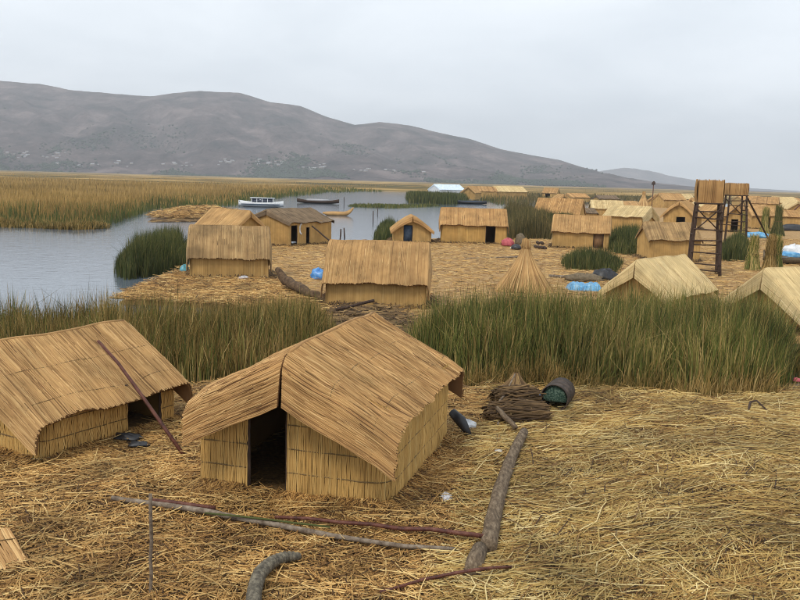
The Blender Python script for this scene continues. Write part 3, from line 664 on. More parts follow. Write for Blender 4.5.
for lab, a, b_, mode, dep, ey, ry, o in MIDH:
    o = dict(o); o.pop('group', None)
    A, B = G(*a), G(*b_); d = (B - A)[:2]; d /= np.linalg.norm(d); back = np.array([-d[1], d[0]])
    mid = (A + B)[:2] / 2
    if mode == 'long':
        Hw = z_for(mid, ey); Hr = z_for(mid + back * dep / 2, ry)
    else:
        Hw = z_for(A[:2], ey); Hr = z_for(mid, ry)
    Hw = min(max(Hw, .8), 2.4); Hr = min(max(Hr, Hw + .5), 4.2)
    o.setdefault('detail', 1); o.setdefault('wob', .055)
    if mode == 'long': o.setdefault('fold_y', .1)
    if 'oe' not in o: o['oe'] = .03 if mode == 'long' else .15
    HINFO[lab[:24]] = make_hut(lab, A, B, mode, dep, Hw, Hr, 'reed huts of the floating village', z0=.03, **o)
    print('HUT %-40s W/L %.1f Hw %.2f Hr %.2f Y %.0f' % (lab[:40], np.linalg.norm((B - A)[:2]), Hw, Hr, mid[1]))

# reed tepee
def cone_stack(label, base, rad, h, n, w, mat, cat, name, knot=True):
    T = thing(name, label, cat, (base[0], base[1], .03))
    mb = MB(); th = rng.uniform(0, 2 * np.pi, n); r1 = rad * rng.uniform(.72, 1.12, n)
    kk = 5; t_ = np.linspace(0, 1, kk)
    prof = .07 + .93 * (1 - t_) ** 1.25
    P = np.stack([np.cos(th)[:, None] * r1[:, None] * prof, np.sin(th)[:, None] * r1[:, None] * prof, np.broadcast_to(t_ * h, (n, kk))], -1)
    P[:, -1, 2] += rng.uniform(-.1, .05, n) * h
    Nn = np.stack([np.cos(th), np.sin(th), 0 * th + .3], -1)[:, None]
    ribbons(mb, P, np.full(n, w), Nn, rng.uniform(.2, 1, n)); mb.build('stalks', mat, T)
    mb = MB(); k2 = 16; V = [(rad * .7 * math.cos(x), rad * .7 * math.sin(x), 0) for x in np.linspace(0, 2 * np.pi, k2, endpoint=False)] + [(0, 0, h * .9)]
    mb.add(np.array(V), t=[[i, (i + 1) % k2, k2] for i in range(k2)], rnd=.3); mb.build('core', mat, T)
    if knot:
        mb = MB(); a = np.linspace(0, 2 * np.pi, 12); tube(mb, np.stack([np.cos(a) * rad * .13, np.sin(a) * rad * .13, 0 * a + h * .86], -1), .03, 6, caps=False); mb.build('binding', 'rope', T)
        mb = MB(); n2 = 90; th = rng.uniform(0, 2 * np.pi, n2); t_ = np.linspace(0, 1, 3)
        rr = rad * (.06 + .12 * np.sin(t_ * np.pi * .8))
        P = np.stack([np.cos(th)[:, None] * rr, np.sin(th)[:, None] * rr, h * .84 + np.broadcast_to(t_ * .3 * h, (n2, 3)) * rng.uniform(.7, 1.1, (n2, 1))], -1)
        ribbons(mb, P, np.full(n2, w), np.stack([np.cos(th), np.sin(th), 0 * th], -1)[:, None], rng.uniform(.2, 1, n2)); mb.build('top_tuft', mat, T)
    return T
p = G(524, 291); hh = z_for(p, 246) ; cone_stack('cone of stacked dry reeds tied at the top on open ground', p, 1.35, hh, 1700, .035, 'roof_tan', 'reed stack', 'reed_stack')
p = G(643, 209); cone_stack('conical reed tepee among the far huts', p, 1.9, z_for(p, 194), 160, .2, 'roof_tan', 'tepee', 'reed_tepee')
p = G(569, 212); cone_stack('small ragged reed cone behind the tan hut', p, 1.5, z_for(p, 199.5), 140, .16, 'litter_dark', 'reed stack', 'reed_stack', knot=False)

# lookout towers
def tower(label, bpx, cab_top, cab_bot, half, rz, ladder_to=None, rw=.06):
    p = G(*bpx); T = thing('lookout_tower', label, 'tower', (p[0], p[1], 0), rz)
    zt, zb = z_for(p, cab_top), z_for(p, cab_bot); hb = half * 1.12
    c = [(-1, -1), (1, -1), (1, 1), (-1, 1)]
    for sx, sy in c:
        m2 = MB(); tube(m2, wobble((sx * hb * 1.15, sy * hb * 1.1, -.3), (sx * half * .92, sy * half * .92, zb + .3), 7, .02), np.linspace(.10, .08, 7), 8); m2.build('leg', 'dark_wood', T)
    for k in range(11):
        z = .4 + k * (zb - .7) / 10.5; i = (0, 0, 1, 0, 2, 0, 3, 0, 1, 0, 0)[k]; (ax, ay), (bx_, by) = c[i], c[(i + 1) % 4]
        f_ = 1.13 - .15 * z / zb; m2 = MB(); tube(m2, wobble((ax * hb * f_, ay * hb * f_ - .03, z), (bx_ * hb * f_, by * hb * f_ - .03, z + rng.uniform(-.12, .12)), 4, .01), .045, 6); m2.build('rung', 'dark_wood', T)
    for (ax, ay, bx_, by) in ((-1, -1, 1, -1), (1, -1, 1, 1), (1, 1, -1, 1)):
        m2 = MB(); tube(m2, wobble((ax * hb, ay * hb, zb * .62), (bx_ * half, by * half, zb * .95), 4, .01), .04, 6); m2.build('brace', 'dark_wood', T)
    m2 = MB()
    for k in range(9): y = -half + k * half / 4; tube(m2, [(-half * 1.12, y, zb), (half * 1.12, y, zb + .01)], .05, 6)
    m2.build('platform', 'dark_wood', T)
    hw = half * 1.02
    for i in range(4):
        (ax, ay), (bx_, by) = c[i], c[(i + 1) % 4]; L = 2 * hw; n = int(L / rw); u = (np.arange(n) + .5) / n
        P0 = np.stack([hw * (ax + (bx_ - ax) * u), hw * (ay + (by - ay) * u), 0 * u], -1); nn = np.array([(by - ay) / 2, -(bx_ - ax) / 2, 0.])
        tt = np.linspace(0, 1, 4); P = P0[:, None] + np.array([0, 0, 1.]) * (zb + .05 + (zt - zb - .05) * tt)[None, :, None] + np.array([0, 0, 1.]) * rng.uniform(-.06, .07, (n, 1, 1)) * tt[None, :, None]
        P = P + nn * (.06 * np.sin(tt * np.pi) + .03 * tt)[None, :, None]
        m2 = MB(); ribbons(m2, P, np.full(n, rw * 1.1), nn, np.clip(rng.normal(.42, .2, n), 0, 1))
        V = np.concatenate([P[:, 0], P[:, -1]]) - nn * .01; ii = np.arange(n - 1); m2.add(V, q=np.stack([ii, ii + 1, ii + 1 + n, ii + n], -1), rnd=.3)
        m2.build('wall_mat', 'roof_tan', T)
    if ladder_to is not None:
        q = G(*ladder_to); loc = Matrix.Rotation(-rz, 3, 'Z') @ Vector((q[0] - p[0], q[1] - p[1], 0))
        lt = MB()
        for dx_ in (-.22, .22): tube(lt, wobble((half + dx_ * .2, dx_, zb + .2), (loc.x, loc.y + dx_, 0), 6, .02), .06, 6)
        lo = lt.build('ladder', 'dark_wood', T)
        for k in range(1, 12):
            f_ = k / 12; m2 = MB(); tube(m2, [(half + (loc.x - half) * f_, -.25 + loc.y * f_, zb + .2 - (zb + .2) * f_), (half + (loc.x - half) * f_, .25 + loc.y * f_, zb + .2 - (zb + .2) * f_)], .03, 5); m2.build('rung', 'dark_wood', lo)
    return T
tower('tall wooden lookout tower with reed-walled cabin in front of a low hut', (703, 275), 180.5, 203.5, .70, math.radians(-14), rw=.032)
tower('lookout tower with reed cabin and a long sloping ladder', (732, 247), 183.5, 195.5, .78, math.radians(-6), (769, 240), rw=.045)

# ------------------------------------------------------------------ reeds
def reed_patch(name, label, polypx, n, hmin, hmax, w, mat, z=WZ, lean=.12, kind=None, cat='reeds', group=None, hfun=None, bright=0.0, clump=1.0, edge_soft=.6):
    poly = poly_px(polypx, z) if not isinstance(polypx, np.ndarray) else polypx
    x, y = sample_poly(poly, n)
    s = sdist(poly, x, y)
    k = rng.uniform(0, 1, n) < sstep(-.1, edge_soft, s + .25 * fn(x, y, .6, 8)) + .12; x, y, s = x[k], y[k], s[k]; n = len(x)
    if kind == 'stuff' and clump == 1.0:
        k = rng.uniform(0, 1, n) < np.clip(.85 + .55 * fn(x, y, 1.1, 31) + .3 * fn(x, y, .45, 33), .12, 1); x, y, s = x[k], y[k], s[k]; n = len(x)
    # gather into tufts
    x = x + .12 * clump * fn(x, y, .22, 3); y = y + .12 * clump * fn(y, x, .25, 7)
    h = hmin + (hmax - hmin) * np.clip(.5 + .4 * fn(x, y, 1.6 * clump, 4) + .25 * fn(x, y, .4 * clump, 14) + rng.normal(0, .3, n), -.5, 1.45)
    h *= (.42 + .58 * sstep(0, 1.3, s + .3 * fn(x, y, .5, 9))) if cat == 'reed clump' else (.62 + .38 * sstep(0, 1.0, s))
    ln_ = np.abs(rng.normal(0, lean, n)); bent = rng.uniform(0, 1, n) < .05; ln_[bent] = rng.uniform(.35, .9, bent.sum())
    rnd = np.clip(.43 + bright + .2 * fn(x, y, 2.1 * clump, 26) + .12 * fn(x, y, .9 * clump, 6) + .16 * fn(x, y, .25 * clump, 16) + rng.normal(0, .26, n), 0, 1)
    mb = MB(); blades(mb, np.stack([x, y, np.full(n, z - .05)], -1), h, w * rng.uniform(.7, 1.4, n), ln_, rnd)
    o = mb.build(name, mat)
    return tag(o, label, cat, group, kind)
BR = [(404, 372), (430, 382), (470, 388), (520, 389), (600, 397), (700, 401), (788, 401), (794, 372), (790, 350), (700, 346), (560, 345), (470, 348), (408, 350)]
reed_patch('reed_bed', 'dense green and tan reeds growing behind the flattened straw', BR, 44000, 1.2, 2.2, .026, 'reed', kind='stuff', lean=.16)
reed_patch('reed_bed', 'brown dry stems mixed into the reeds behind the flattened straw', BR, 15000, .5, 2.3, .022, 'reed_brown', kind='stuff', lean=.3)
BL = [(-260, 384), (0, 386), (100, 384), (190, 387), (230, 387), (300, 378), (336, 362), (338, 342), (300, 338), (200, 340), (100, 342), (0, 345), (-260, 348)]
reed_patch('reed_bed', 'mixed brown and green reeds between the huts and the water', BL, 28000, .8, 1.8, .024, 'reed_brown', kind='stuff', lean=.2)
reed_patch('reed_bed', 'green reeds among the brown ones between the huts and the water', BL, 18000, .8, 1.75, .024, 'reed', kind='stuff', lean=.15)
BLb = [(60, 340), (110, 336), (200, 332), (280, 318), (330, 330), (338, 345), (200, 345), (60, 346)]
reed_patch('reed_bed', 'thin reeds standing in the channel before the island', BLb, 9000, .7, 1.3, .018, 'reed_brown', kind='stuff')
reed_patch('reed_bed', 'sparse taller stems rising above the reeds behind the flattened straw', BR, 3800, 2.0, 2.7, .022, 'reed', kind='stuff', lean=.2, bright=-.1)
reed_patch('reed_bed', 'sparse taller stems rising above the reeds before the water', BL, 2600, 1.5, 2.3, .02, 'reed_brown', kind='stuff', lean=.2, bright=-.2)
reed_patch('reed_bed', 'bent dry stems along the front of the reeds', [(404, 378), (470, 394), (530, 399), (600, 405), (700, 409), (790, 408), (788, 394), (700, 395), (600, 391), (470, 383)], 8000, .25, 1.3, .02, 'reed_brown', kind='stuff', lean=.45)
reed_patch('reed_clump', 'brown dry reeds at the end of the straw beside the pink scrap', [(790, 385), (830, 384), (830, 350), (794, 352)], 5000, .6, 1.3, .024, 'reed_brown', cat='reed clump', lean=.3, bright=-.15)
# single clumps
reed_patch('reed_clump', 'tall dark green reed clump standing in the water beside the round-shouldered hut', [(114, 276), (125, 281), (160, 276), (184, 268), (194, 256), (180, 250), (150, 256), (118, 266)], 9000, 1.6, 2.4, .03, 'reed_green', cat='reed clump', edge_soft=.4)
reed_patch('reed_clump', 'green reed clump before the plank-door hut', [(563, 270), (620, 274), (624, 264), (560, 259)], 4200, .9, 1.35, .03, 'reed_green', z=0, cat='reed clump')
reed_patch('reed_clump', 'bushy reed clump between the pale-roofed hut and the tower hut', [(608, 254), (648, 258), (650, 244), (605, 240)], 5200, 1.3, 2.1, .04, 'reed_green', z=0, cat='reed clump')
reed_patch('reed_clump', 'bushy green reed clump behind the tall tower', [(718, 262), (752, 263), (754, 251), (720, 250)], 4600, 1.3, 2.0, .045, 'reed_green', z=0, cat='reed clump')
reed_patch('reed_clump', 'green reeds at the lake edge behind the small gabled hut', [(372, 241), (400, 241), (402, 229), (380, 226)], 2600, 1.0, 1.7, .05, 'reed_green', cat='reed clump')
reed_patch('reed_clump', 'high reed thicket behind the long hut with doorway', [(505, 243), (552, 243), (556, 221), (500, 215)], 9000, 2.0, 3.0, .06, 'reed_olive', cat='reed clump', bright=-.08)
reed_patch('reed_clump', 'dark reeds in front of the far tan hut', [(520, 232), (580, 232), (582, 225), (515, 223)], 4200, 1.6, 2.4, .06, 'reed_green', cat='reed clump')
reed_patch('reed_clump', 'green reed clump at the far bank of the open water', [(408, 203), (455, 205), (470, 200), (405, 197)], 5000, 2.0, 2.8, .16, 'reed_green', cat='reed clump', clump=3)
reed_patch('reed_clump', 'low reed strip lying across the open water', [(348, 207), (395, 208.6), (440, 206.6), (440, 205.2), (348, 204.8)], 2600, .35, .7, .10, 'reed_edge', cat='reed clump', clump=2, lean=.4)

# standing bundles of cut reeds
def sheaf(label, bpx, topy, rad, green):
    p = G(*bpx); h = z_for(p, topy); T = thing('reed_bundle', label, 'reed bundle', (p[0], p[1], .02)); n = 520
    th = rng.uniform(0, 2 * np.pi, n); r_ = rad * np.sqrt(rng.uniform(.1, 1, n)); tt = np.linspace(0, 1, 4); prof = 1.3 - .95 * np.sin(tt * np.pi * .55) + .35 * (tt > .9)
    P = np.stack([np.cos(th)[:, None] * r_[:, None] * prof, np.sin(th)[:, None] * r_[:, None] * prof, np.broadcast_to(tt * h, (n, 4)) * rng.uniform(.45, 1.1, (n, 1))], -1); P[:, 1:] += rng.normal(0, .07, (n, 3, 3)) * np.array([1, 1, .3])
    mb = MB(); ribbons(mb, P, np.full(n, .045), np.stack([np.cos(th), np.sin(th), 0 * th], -1)[:, None], rng.uniform(.2, 1, n), taper=.5); mb.build('stems', green, T)
    mb = MB(); a = np.linspace(0, 2 * np.pi, 12); tube(mb, np.stack([np.cos(a) * rad * .62, np.sin(a) * rad * .62, 0 * a + h * .5], -1), .03, 5, caps=False); mb.build('binding', 'rope', T)
sheaf('green upright reed bundle beside the pale new hut, thinner of two', (752, 271), 237, .42, 'reed')
sheaf('tall brown-topped reed bundle leaning by the ladder foot', (769, 272), 237, .40, 'reed_brown')
sheaf('brown-topped reed bundle touching the blue boat side', (776, 271), 238, .36, 'reed')
sheaf('far upright reed bundle before the hut with dark entrance', (764, 237), 209, .55, 'reed')
sheaf('far bushy green reed bundle behind the ladder', (777, 236), 207, .7, 'reed_green')
sheaf('thin yellow-green reed bundle under the far tower', (742, 243), 214, .4, 'reed')

# far reed beds on the lake
EDGE = [(-400, 223), (0, 224.5), (40, 228), (75, 229), (105, 227), (122, 222), (138, 216), (152, 211), (190, 209), (236, 206), (243, 202), (285, 197.5), (330, 192.6), (400, 191.2), (440, 192.5), (470, 199), (500, 205), (560, 205), (640, 203.5), (700, 203), (800, 206), (1200, 217)]
ex, ey_ = np.array(EDGE).T
def field(n, y0, y1, pxr, mat, keepf, hmin, hmax, name, label, wk=.00055, w0=.02):
    Yd = np.exp(rng.uniform(np.log(y0), np.log(y1), n)); a = rng.uniform(*pxr, n)
    x = (a - 400) / F * Yd * 1.01; y = Yd
    P = np.stack([x, y, np.full(n, WZ)], -1); qx, qy = projv(P)
    e = np.interp(qx, ex, ey_) + .6 * fn(qx, 0 * qx, 9, 1) - qy          # px behind the bank
    k = keepf(qx, qy, e, x, y); x, y, P, qx = x[k], y[k], P[k], qx[k]; n = len(x)
    eh = (.45 + .55 * sstep(.0, 9, e[k] * np.clip(y / 100, 1, 4)))
    cl = np.clip(.5 + .5 * fn(x, y, 7, 2) + .3 * fn(x, y, 2.2, 5), 0, 1.2)
    h = (hmin + (hmax - hmin) * np.clip(cl * .7 + rng.normal(.15, .15, n), 0, 1.2)) * eh
    rnd = np.clip(.5 + .28 * fn(x, y, 14, 7) + .2 * fn(x, y, 3, 8) + rng.normal(0, .17, n), 0, 1)
    mb = MB(); blades(mb, P, h, (w0 + wk * y) * rng.uniform(.7, 1.4, n), np.abs(rng.normal(0, .14, n)), rnd)
    return tag(mb.build(name, mat), label, 'reeds', kind='stuff')
left = lambda qx: rng.uniform(0, 1, len(qx)) > sstep(400, 540, qx)
field(125000, 70, 900, (-260, 640), 'reed_field', lambda qx, qy, e, x, y: (e > .9 + 9 * np.clip(90 / y, 0, 1) ** 2 * rng.uniform(0, 1, len(qx)) ** 1.5 + 3 * np.clip(fn(x, y, 13, 5), 0, 1)) & left(qx), 1.5, 2.5, 'reed_field', 'wide golden reed beds stretching to the foot of the mountain')
field(120000, 70, 420, (-260, 640), 'reed_edge', lambda qx, qy, e, x, y: (e > 0) & (e < 4 + 12 * np.clip(100 / y, 0, 1) ** 2 * rng.uniform(0, 1, len(qx)) + 2.5 * fn(x, y, 9, 3)) & left(qx), 1.2, 2.3, 'reed_field', 'green reed margin along the open water')
field(90000, 105, 1100, (400, 1080), 'reed_olive', lambda qx, qy, e, x, y: (e > 0) & ~left(qx) & (inside(MID, x, y) == False), 1.2, 2.2, 'reed_field', 'olive brown marsh reeds behind the far huts')

reed_patch('reed_bed', 'pale dead reeds along the bank of the golden reed beds', [(-100, 226), (30, 228.5), (75, 230.5), (108, 229), (110, 226), (70, 226.5), (0, 223), (-100, 222.5)], 9000, .3, 1.0, .06, 'reed_brown', kind='stuff', lean=.4, clump=3)
# ------------------------------------------------------------------ straw on the ground
def off_feet(x, y):
    k = np.ones(len(x), bool)
    for f_ in FEET: k &= ~inside(f_, x, y)
    return k
def straw(name, label, x, y, ang, ln0, ln1, w, mat, kk=3, lift=.05, curl=.25, zf=gz, rnd_off=0.0):
    n = len(x); L = rng.uniform(ln0, ln1, n); c = rng.normal(0, curl, n); tt = np.linspace(-.5, .5, kk)
    th = ang[:, None] + c[:, None] * tt * 2
    dx_ = np.cos(th) * L[:, None] / (kk - 1); dy_ = np.sin(th) * L[:, None] / (kk - 1)
    X = x[:, None] + np.cumsum(dx_, 1) - dx_.sum(1, keepdims=True) / 2; Yy = y[:, None] + np.cumsum(dy_, 1) - dy_.sum(1, keepdims=True) / 2
    Z = zf(X, Yy) + np.abs(rng.normal(0, lift, n))[:, None] + rng.normal(0, lift * .5, n)[:, None] * tt + .008
    mb = MB(); ribbons(mb, np.stack([X, Yy, Z], -1), w * rng.uniform(.6, 1.5, n), np.array([0, 0, 1.]), np.clip(.5 + rnd_off + .15 * fn(x, y, .7, 3) + .1 * fn(x, y, 2.3, 13) + rng.normal(0, .29, n), 0, 1), taper=.2)
    return tag(mb.build(name, mat), label, 'straw', kind='stuff')
def logx(y): return .55 + (y - 9) * .165        # the line of the big log: chopped straw to its left, long reeds to its right
x = rng.uniform(-11, 4.5, 106000); y = 7.2 + 14 * rng.uniform(0, 1, 106000) ** 1.35
k = off_feet(x, y) & inside(FG, x, y) & (x < logx(y) + .5 + .5 * fn(x, y, .9, 2)) & (np.abs(x) < y * .53 + .6); x, y = x[k], y[k]
straw('loose_straw', 'short chopped straw littering the ground around the huts', x, y, rng.uniform(0, np.pi, len(x)), .05, .34, .0135, 'litter', kk=3, lift=.035)
k = rng.uniform(0, 1, len(x)) < .05; straw('loose_straw', 'long loose stems scattered over the chopped straw', x[k], y[k], rng.uniform(0, np.pi, k.sum()), .5, 1.1, .014, 'litter', kk=4, lift=.05, rnd_off=.15)
x = rng.uniform(.3, 15, 105000); y = 7.4 + 14.5 * rng.uniform(0, 1, 105000) ** 1.3
k = inside(FG, x, y) & (x > logx(y) - .25 + .3 * fn(x, y, .9, 2)) & (np.abs(x) < y * .53 + .8); x, y = x[k], y[k]
ang = .62 + .75 * fn(x, y, 1.9, 6) + .35 * fn(x, y, .7, 9) - .35 * sstep(4, 9, x) + rng.normal(0, .55, len(x))
straw('flattened_reeds', 'long flattened yellow reeds lying in swathes', x, y, ang, .25, 1.2, .0135, 'litter_long', kk=3, lift=.05, curl=.5)

# thick skirts of straw round the foreground huts
def skirt(hut, W, L, n, label, sides):
    T, org, rz = hut[0], hut[1], hut[2]
    c, s = math.cos(rz), math.sin(rz); per = []
    u = rng.uniform(0, 1, n); sd_ = rng.choice(len(sides), n); x = np.zeros(n); y = np.zeros(n); nx = np.zeros(n); ny = np.zeros(n)
    for i, (p0, p1, nn) in enumerate(sides):
        k = sd_ == i; x[k] = p0[0] + (p1[0] - p0[0]) * u[k]; y[k] = p0[1] + (p1[1] - p0[1]) * u[k]; nx[k], ny[k] = nn
    o = rng.uniform(0, .6, n) ** 1.3; a = rng.normal(0, .55, n); dx_ = nx * np.cos(a) - ny * np.sin(a); dy_ = nx * np.sin(a) + ny * np.cos(a)
    L_s = rng.uniform(.15, .5, n); tt = np.linspace(0, 1, 3)
    X = (x + nx * o)[:, None] + dx_[:, None] * L_s[:, None] * tt; Yy = (y + ny * o)[:, None] + dy_[:, None] * L_s[:, None] * tt
    z0 = .10 * (1 - o / .65) * rng.uniform(.2, 1.1, n)
    WX = org[0] + c * X - s * Yy; WY = org[1] + s * X + c * Yy
    Z = np.maximum(z0[:, None] * (1 - tt * .9), 0) + gz(WX, WY) + .01
    mb = MB(); ribbons(mb, np.stack([WX, WY, Z], -1), .014 * rng.uniform(.7, 1.4, n), np.array([0, 0, 1.]), np.clip(rng.normal(.36, .26, n), 0, 1)); tag(mb.build('straw_skirt', 'litter'), label, 'straw', kind='stuff')
W1 = 3.32; skirt(h1, W1, 4, 9500, 'straw heaped against the walls of the golden hut', [((-W1 / 2, 0), (-.85, 0), (0, -1)), ((-.1, 0), (W1 / 2 - .2, 0), (0, -1)), ((W1 / 2, 0), (W1 / 2, 4), (1, 0)), ((W1 / 2, .4), (W1 / 2, 2.5), (1, 0)), ((-W1 / 2, 0), (-W1 / 2, 4), (-1, 0))])
skirt(h2, 3.1, 3.3, 4800, 'straw heaped along the wall of the low hut', [((1.55, 0), (1.55, 2.2), (1, 0)), ((-1.55, 0), (1.55, 0), (0, -1)), ((1.55, 2.2), (1.55, 4.2), (1, 0))])
# mid island straw
x, y = sample_poly(poly_px([(120, 297), (185, 265), (300, 242), (560, 240), (800, 240), (830, 330), (420, 325), (330, 327), (200, 303)]), 32000)
straw('loose_straw', 'dry straw covering the far island ground', x, y, rng.uniform(0, np.pi, len(x)),   .15, .6, .028, 'litter', kk=2, lift=.04, zf=gz_mid, rnd_off=.08)
x, y = sample_poly(poly_px([(330, 318), (345, 310), (395, 312), (410, 322), (400, 338), (340, 338)]), 5000)
straw('dark_straw', 'dark rotting straw bank below the windowless hut', x, y, rng.uniform(0, np.pi, len(x)), .3, 1.0, .04, 'litter_dark', kk=2, lift=.14, zf=lambda a, b_: 0 * a - .1)
x, y = sample_poly(poly_px([(110, 300), (185, 270), (280, 283), (330, 318), (280, 312), (200, 305)]), 14000)
straw('loose_straw', 'straw and trampled stems on the island shore', x, y, rng.uniform(0, np.pi, len(x)),   .15, .6, .024, 'litter', kk=2, lift=.06, zf=gz_mid)

# ------------------------------------------------------------------ things lying about in the foreground
def stick(name, label, pts_px, rad, mat, cat, n=8, zoff=0.0, k=7, amp=.012, group=None):
    P = np.array([G(a, b_, z_) for a, b_, z_ in pts_px]); tt = np.linspace(0, 1, len(P)); ti = np.linspace(0, 1, k)
    Q = np.stack([np.interp(ti, tt, P[:, i]) for i in range(3)], -1); Q[1:-1] += rng.normal(0, amp, (k - 2, 3))
    mb = MB(); tube(mb, Q, np.interp(ti, np.linspace(0, 1, np.size(rad)) if np.size(rad) > 1 else [0, 1], rad if np.size(rad) > 1 else [rad, rad]), n)
    return tag(mb.build(name, mat, smooth=True), label, cat, group)
zr_ = lambda px, py, z: (px, py, z)
# pole leaning on the left hut's roof: top rests on the roof, foot on the straw
foot = G(185, 457); topp = at(98, 341, 16.55)
mb = MB(); mid_ = (foot + topp) / 2 + np.array([.0, -.03, .10]); q_ = np.array([foot, foot * .6 + mid_ * .4, mid_, topp * .55 + mid_ * .45, topp]); q_[3] += (.03, 0, .02)
tube(mb, q_, [.036, .035, .034, .032, .028], 8); tag(mb.build('leaning_pole', 'pole_red', smooth=True), 'dark red wooden pole leaning against the hut roof', 'pole')
stick('fallen_pole', 'long grey weathered pole lying on the straw before the golden hut', [(112, 498, .10), (180, 507, .09), (250, 520, .08), (320, 533, .08), (400, 546, .09), (456, 549, .08)], [.04, .05, .045, .035, .03], 'pole_grey', 'pole', k=12)
stick('fallen_pole', 'straight red-brown pole lying before the golden hut', [(275, 517, .14), (350, 523, .13), (420, 529, .13), (490, 537, .20)], [.026, .034, .038], 'pole_red', 'pole', k=8)
stick('fallen_pole', 'short dark red plank beside the long grey pole', [(150, 500, .12), (215, 508, .12)], .035, 'pole_red', 'pole', k=4)
stick('thin_stick', 'thin bent red stick lying across the foot of the log', [(380, 592, .07), (430, 578, .10), (470, 570, .30), (512, 567, .16)], [.02, .025, .02], 'pole_red', 'stick', k=8)
stick('green_stalk', 'fresh green reed stalk beside the grey pole', [(205, 513, .14), (270, 519, .16), (330, 527, .14)], .016, 'reed_green', 'stalk', k=5)
# upright stick
b0 = G(151, 597); zt = z_for(b0, 494)
mb = MB(); tube(mb, wobble(b0 - np.array([0, 0, .1]), b0 + np.array([.01, 0, zt]), 8, .006), .022, 7); tag(mb.build('upright_stick', 'pole_grey', smooth=True), 'slender stick standing upright in the straw', 'stick')
# the big log
P = np.array([G(488, 548, .14), G(493, 520, .15), G(500, 490, .17), G(510, 460, .17), G(524, 432, .2)]); ti = np.linspace(0, 1, 26)
Q = np.stack([np.interp(ti, np.linspace(0, 1, 5), P[:, i]) for i in range(3)], -1); Q[1:-1] += rng.normal(0, .003, (24, 3))
mb = MB(); tube(mb, Q, np.interp(ti, [0, .5, 1], [.125, .12, .09]) * (1 + .06 * fn(ti * 9, 0 * ti, .5, 2)), 16); tag(mb.build('fallen_log', 'bark', smooth=True), 'thick pale barked log lying on the straw beside the flattened reeds', 'log')
P = np.array([G(471, 574, .11), G(475, 562, .13), G(480, 549, .13)]); mb = MB(); tube(mb, P, [.11, .125, .11], 14); tag(mb.build('log_stub', 'bark', smooth=True), 'short broken log stub under the thin red stick', 'log')
# curved ribbed trunk
P = np.array([G(254, 640, .10), G(253, 610, .12), G(254, 592, .14), G(259, 574, .15), G(270, 563, .15), G(284, 557, .13), G(300, 556, .10)]); ti = np.linspace(0, 1, 150)
from_t = np.linspace(0, 1, 7)
Q = np.stack([np.interp(ti, from_t, P[:, i]) for i in range(3)], -1)
for _ in range(40): Q[1:-1] = (Q[:-2] + Q[1:-1] * 2 + Q[2:]) / 4
mb = MB(); tube(mb, Q, np.interp(ti, [0, .55, .9, 1], [.092, .088, .07, .045]) * (1 + .09 * np.sin(ti * 150)), 16); tag(mb.build('curved_trunk', 'ribbed', smooth=True), 'curved grey ribbed trunk end half sunk in the straw', 'log')
# drum with green net
p = G(559, 411); T = thing('oil_drum', 'rusty drum lying on its side stuffed with green netting', 'drum', (p[0], p[1] + .25, .33), math.radians(-62))
R_ = .32; mb = MB(); th = np.linspace(0, 2 * np.pi, 28, endpoint=False); rows = [(-.42, R_), (-.40, R_ * 1.03), (-.38, R_), (-.14, R_), (-.12, R_ * 1.04), (-.10, R_), (.16, R_), (.18, R_ * 1.04), (.2, R_), (.44, R_), (.46, 0.001)]
prof = [(-.30, R_ * .93), (-.42, R_ * .95)] + rows
V = np.concatenate([np.stack([0 * th + a, np.cos(th) * r_, np.sin(th) * r_], -1) for a, r_ in prof]); k_ = len(prof)
mb.add(V, q=[[i * 28 + j, i * 28 + (j + 1) % 28, (i + 1) * 28 + (j + 1) % 28, (i + 1) * 28 + j] for i in range(k_ - 1) for j in range(28)])
sh = mb.build('shell', 'rust', T, smooth=True)
mb = MB(); blob(mb, (0, 0, 0), (.1, R_ * .92, R_ * .92), 3, 24, 16, .12); o = mb.build('netting', 'net', T, smooth=True); o.location = (-.30, 0, 0)
sh.rotation_euler = (0, 0, 0); T.rotation_euler = (0, 0, math.radians(68))
p = G(543, 406); mb = MB(); blob(mb, (0, 0, 0), (.11, .11, .12), 5, 14, 10, .08); o = mb.build('buoy', 'blue', smooth=True); o.location = (p[0], p[1], .22); tag(o, 'small blue float beside the rusty drum', 'float')
# brown reed bundles
def bundle(label, a, b_, rad, mat, n=220, z=.18):
    A, B = G(*a, z), G(*b_, z); d = nrm(B - A); s_ = nrm(np.cross(d, [0, 0, 1.])); mb = MB()
    th = rng.uniform(0, 2 * np.pi, n); r_ = rad * np.sqrt(rng.uniform(.3, 1, n)); tt = np.linspace(-.05, 1.05, 5); pf = (.72 + .36 * np.sin(np.clip(tt, 0, 1) * np.pi))
    c = A + (B - A) * tt[:, None]
    P = c[None] + (s_ * np.cos(th)[:, None])[:, None] * (r_[:, None] * pf)[..., None] * 1.5 + (np.array([0, 0, 1.]) * np.sin(th)[:, None])[:, None] * (r_[:, None] * pf)[..., None]
    P += rng.normal(0, .03, P.shape); P += rng.normal(0, .05, (n, 1, 3))
    Nn = (s_ * np.cos(th)[:, None] + np.array([0, 0, 1.]) * np.sin(th)[:, None])[:, None]
    T = thing('reed_bundle', label, 'reed bundle', (0, 0, 0)); ribbons(mb, P, .035, Nn, np.clip(rng.normal(.35, .2, n), 0, 1)); mb.build('stems', mat, T)
    for f_ in (.28, .72):
        a_ = np.linspace(0, 2 * np.pi, 14); cc = A + (B - A) * f_; m2 = MB()
        tube(m2, cc + (s_ * np.cos(a_)[:, None] * 1.55 + np.array([0, 0, 1.]) * np.sin(a_)[:, None] * 1.04) * rad, .016, 5, caps=False); m2.build('binding', 'rope', T)
bundle('dark brown reed bundle lying at the edge of the straw', (492, 415), (541, 413), .21, 'litter_dark', 380, .2)
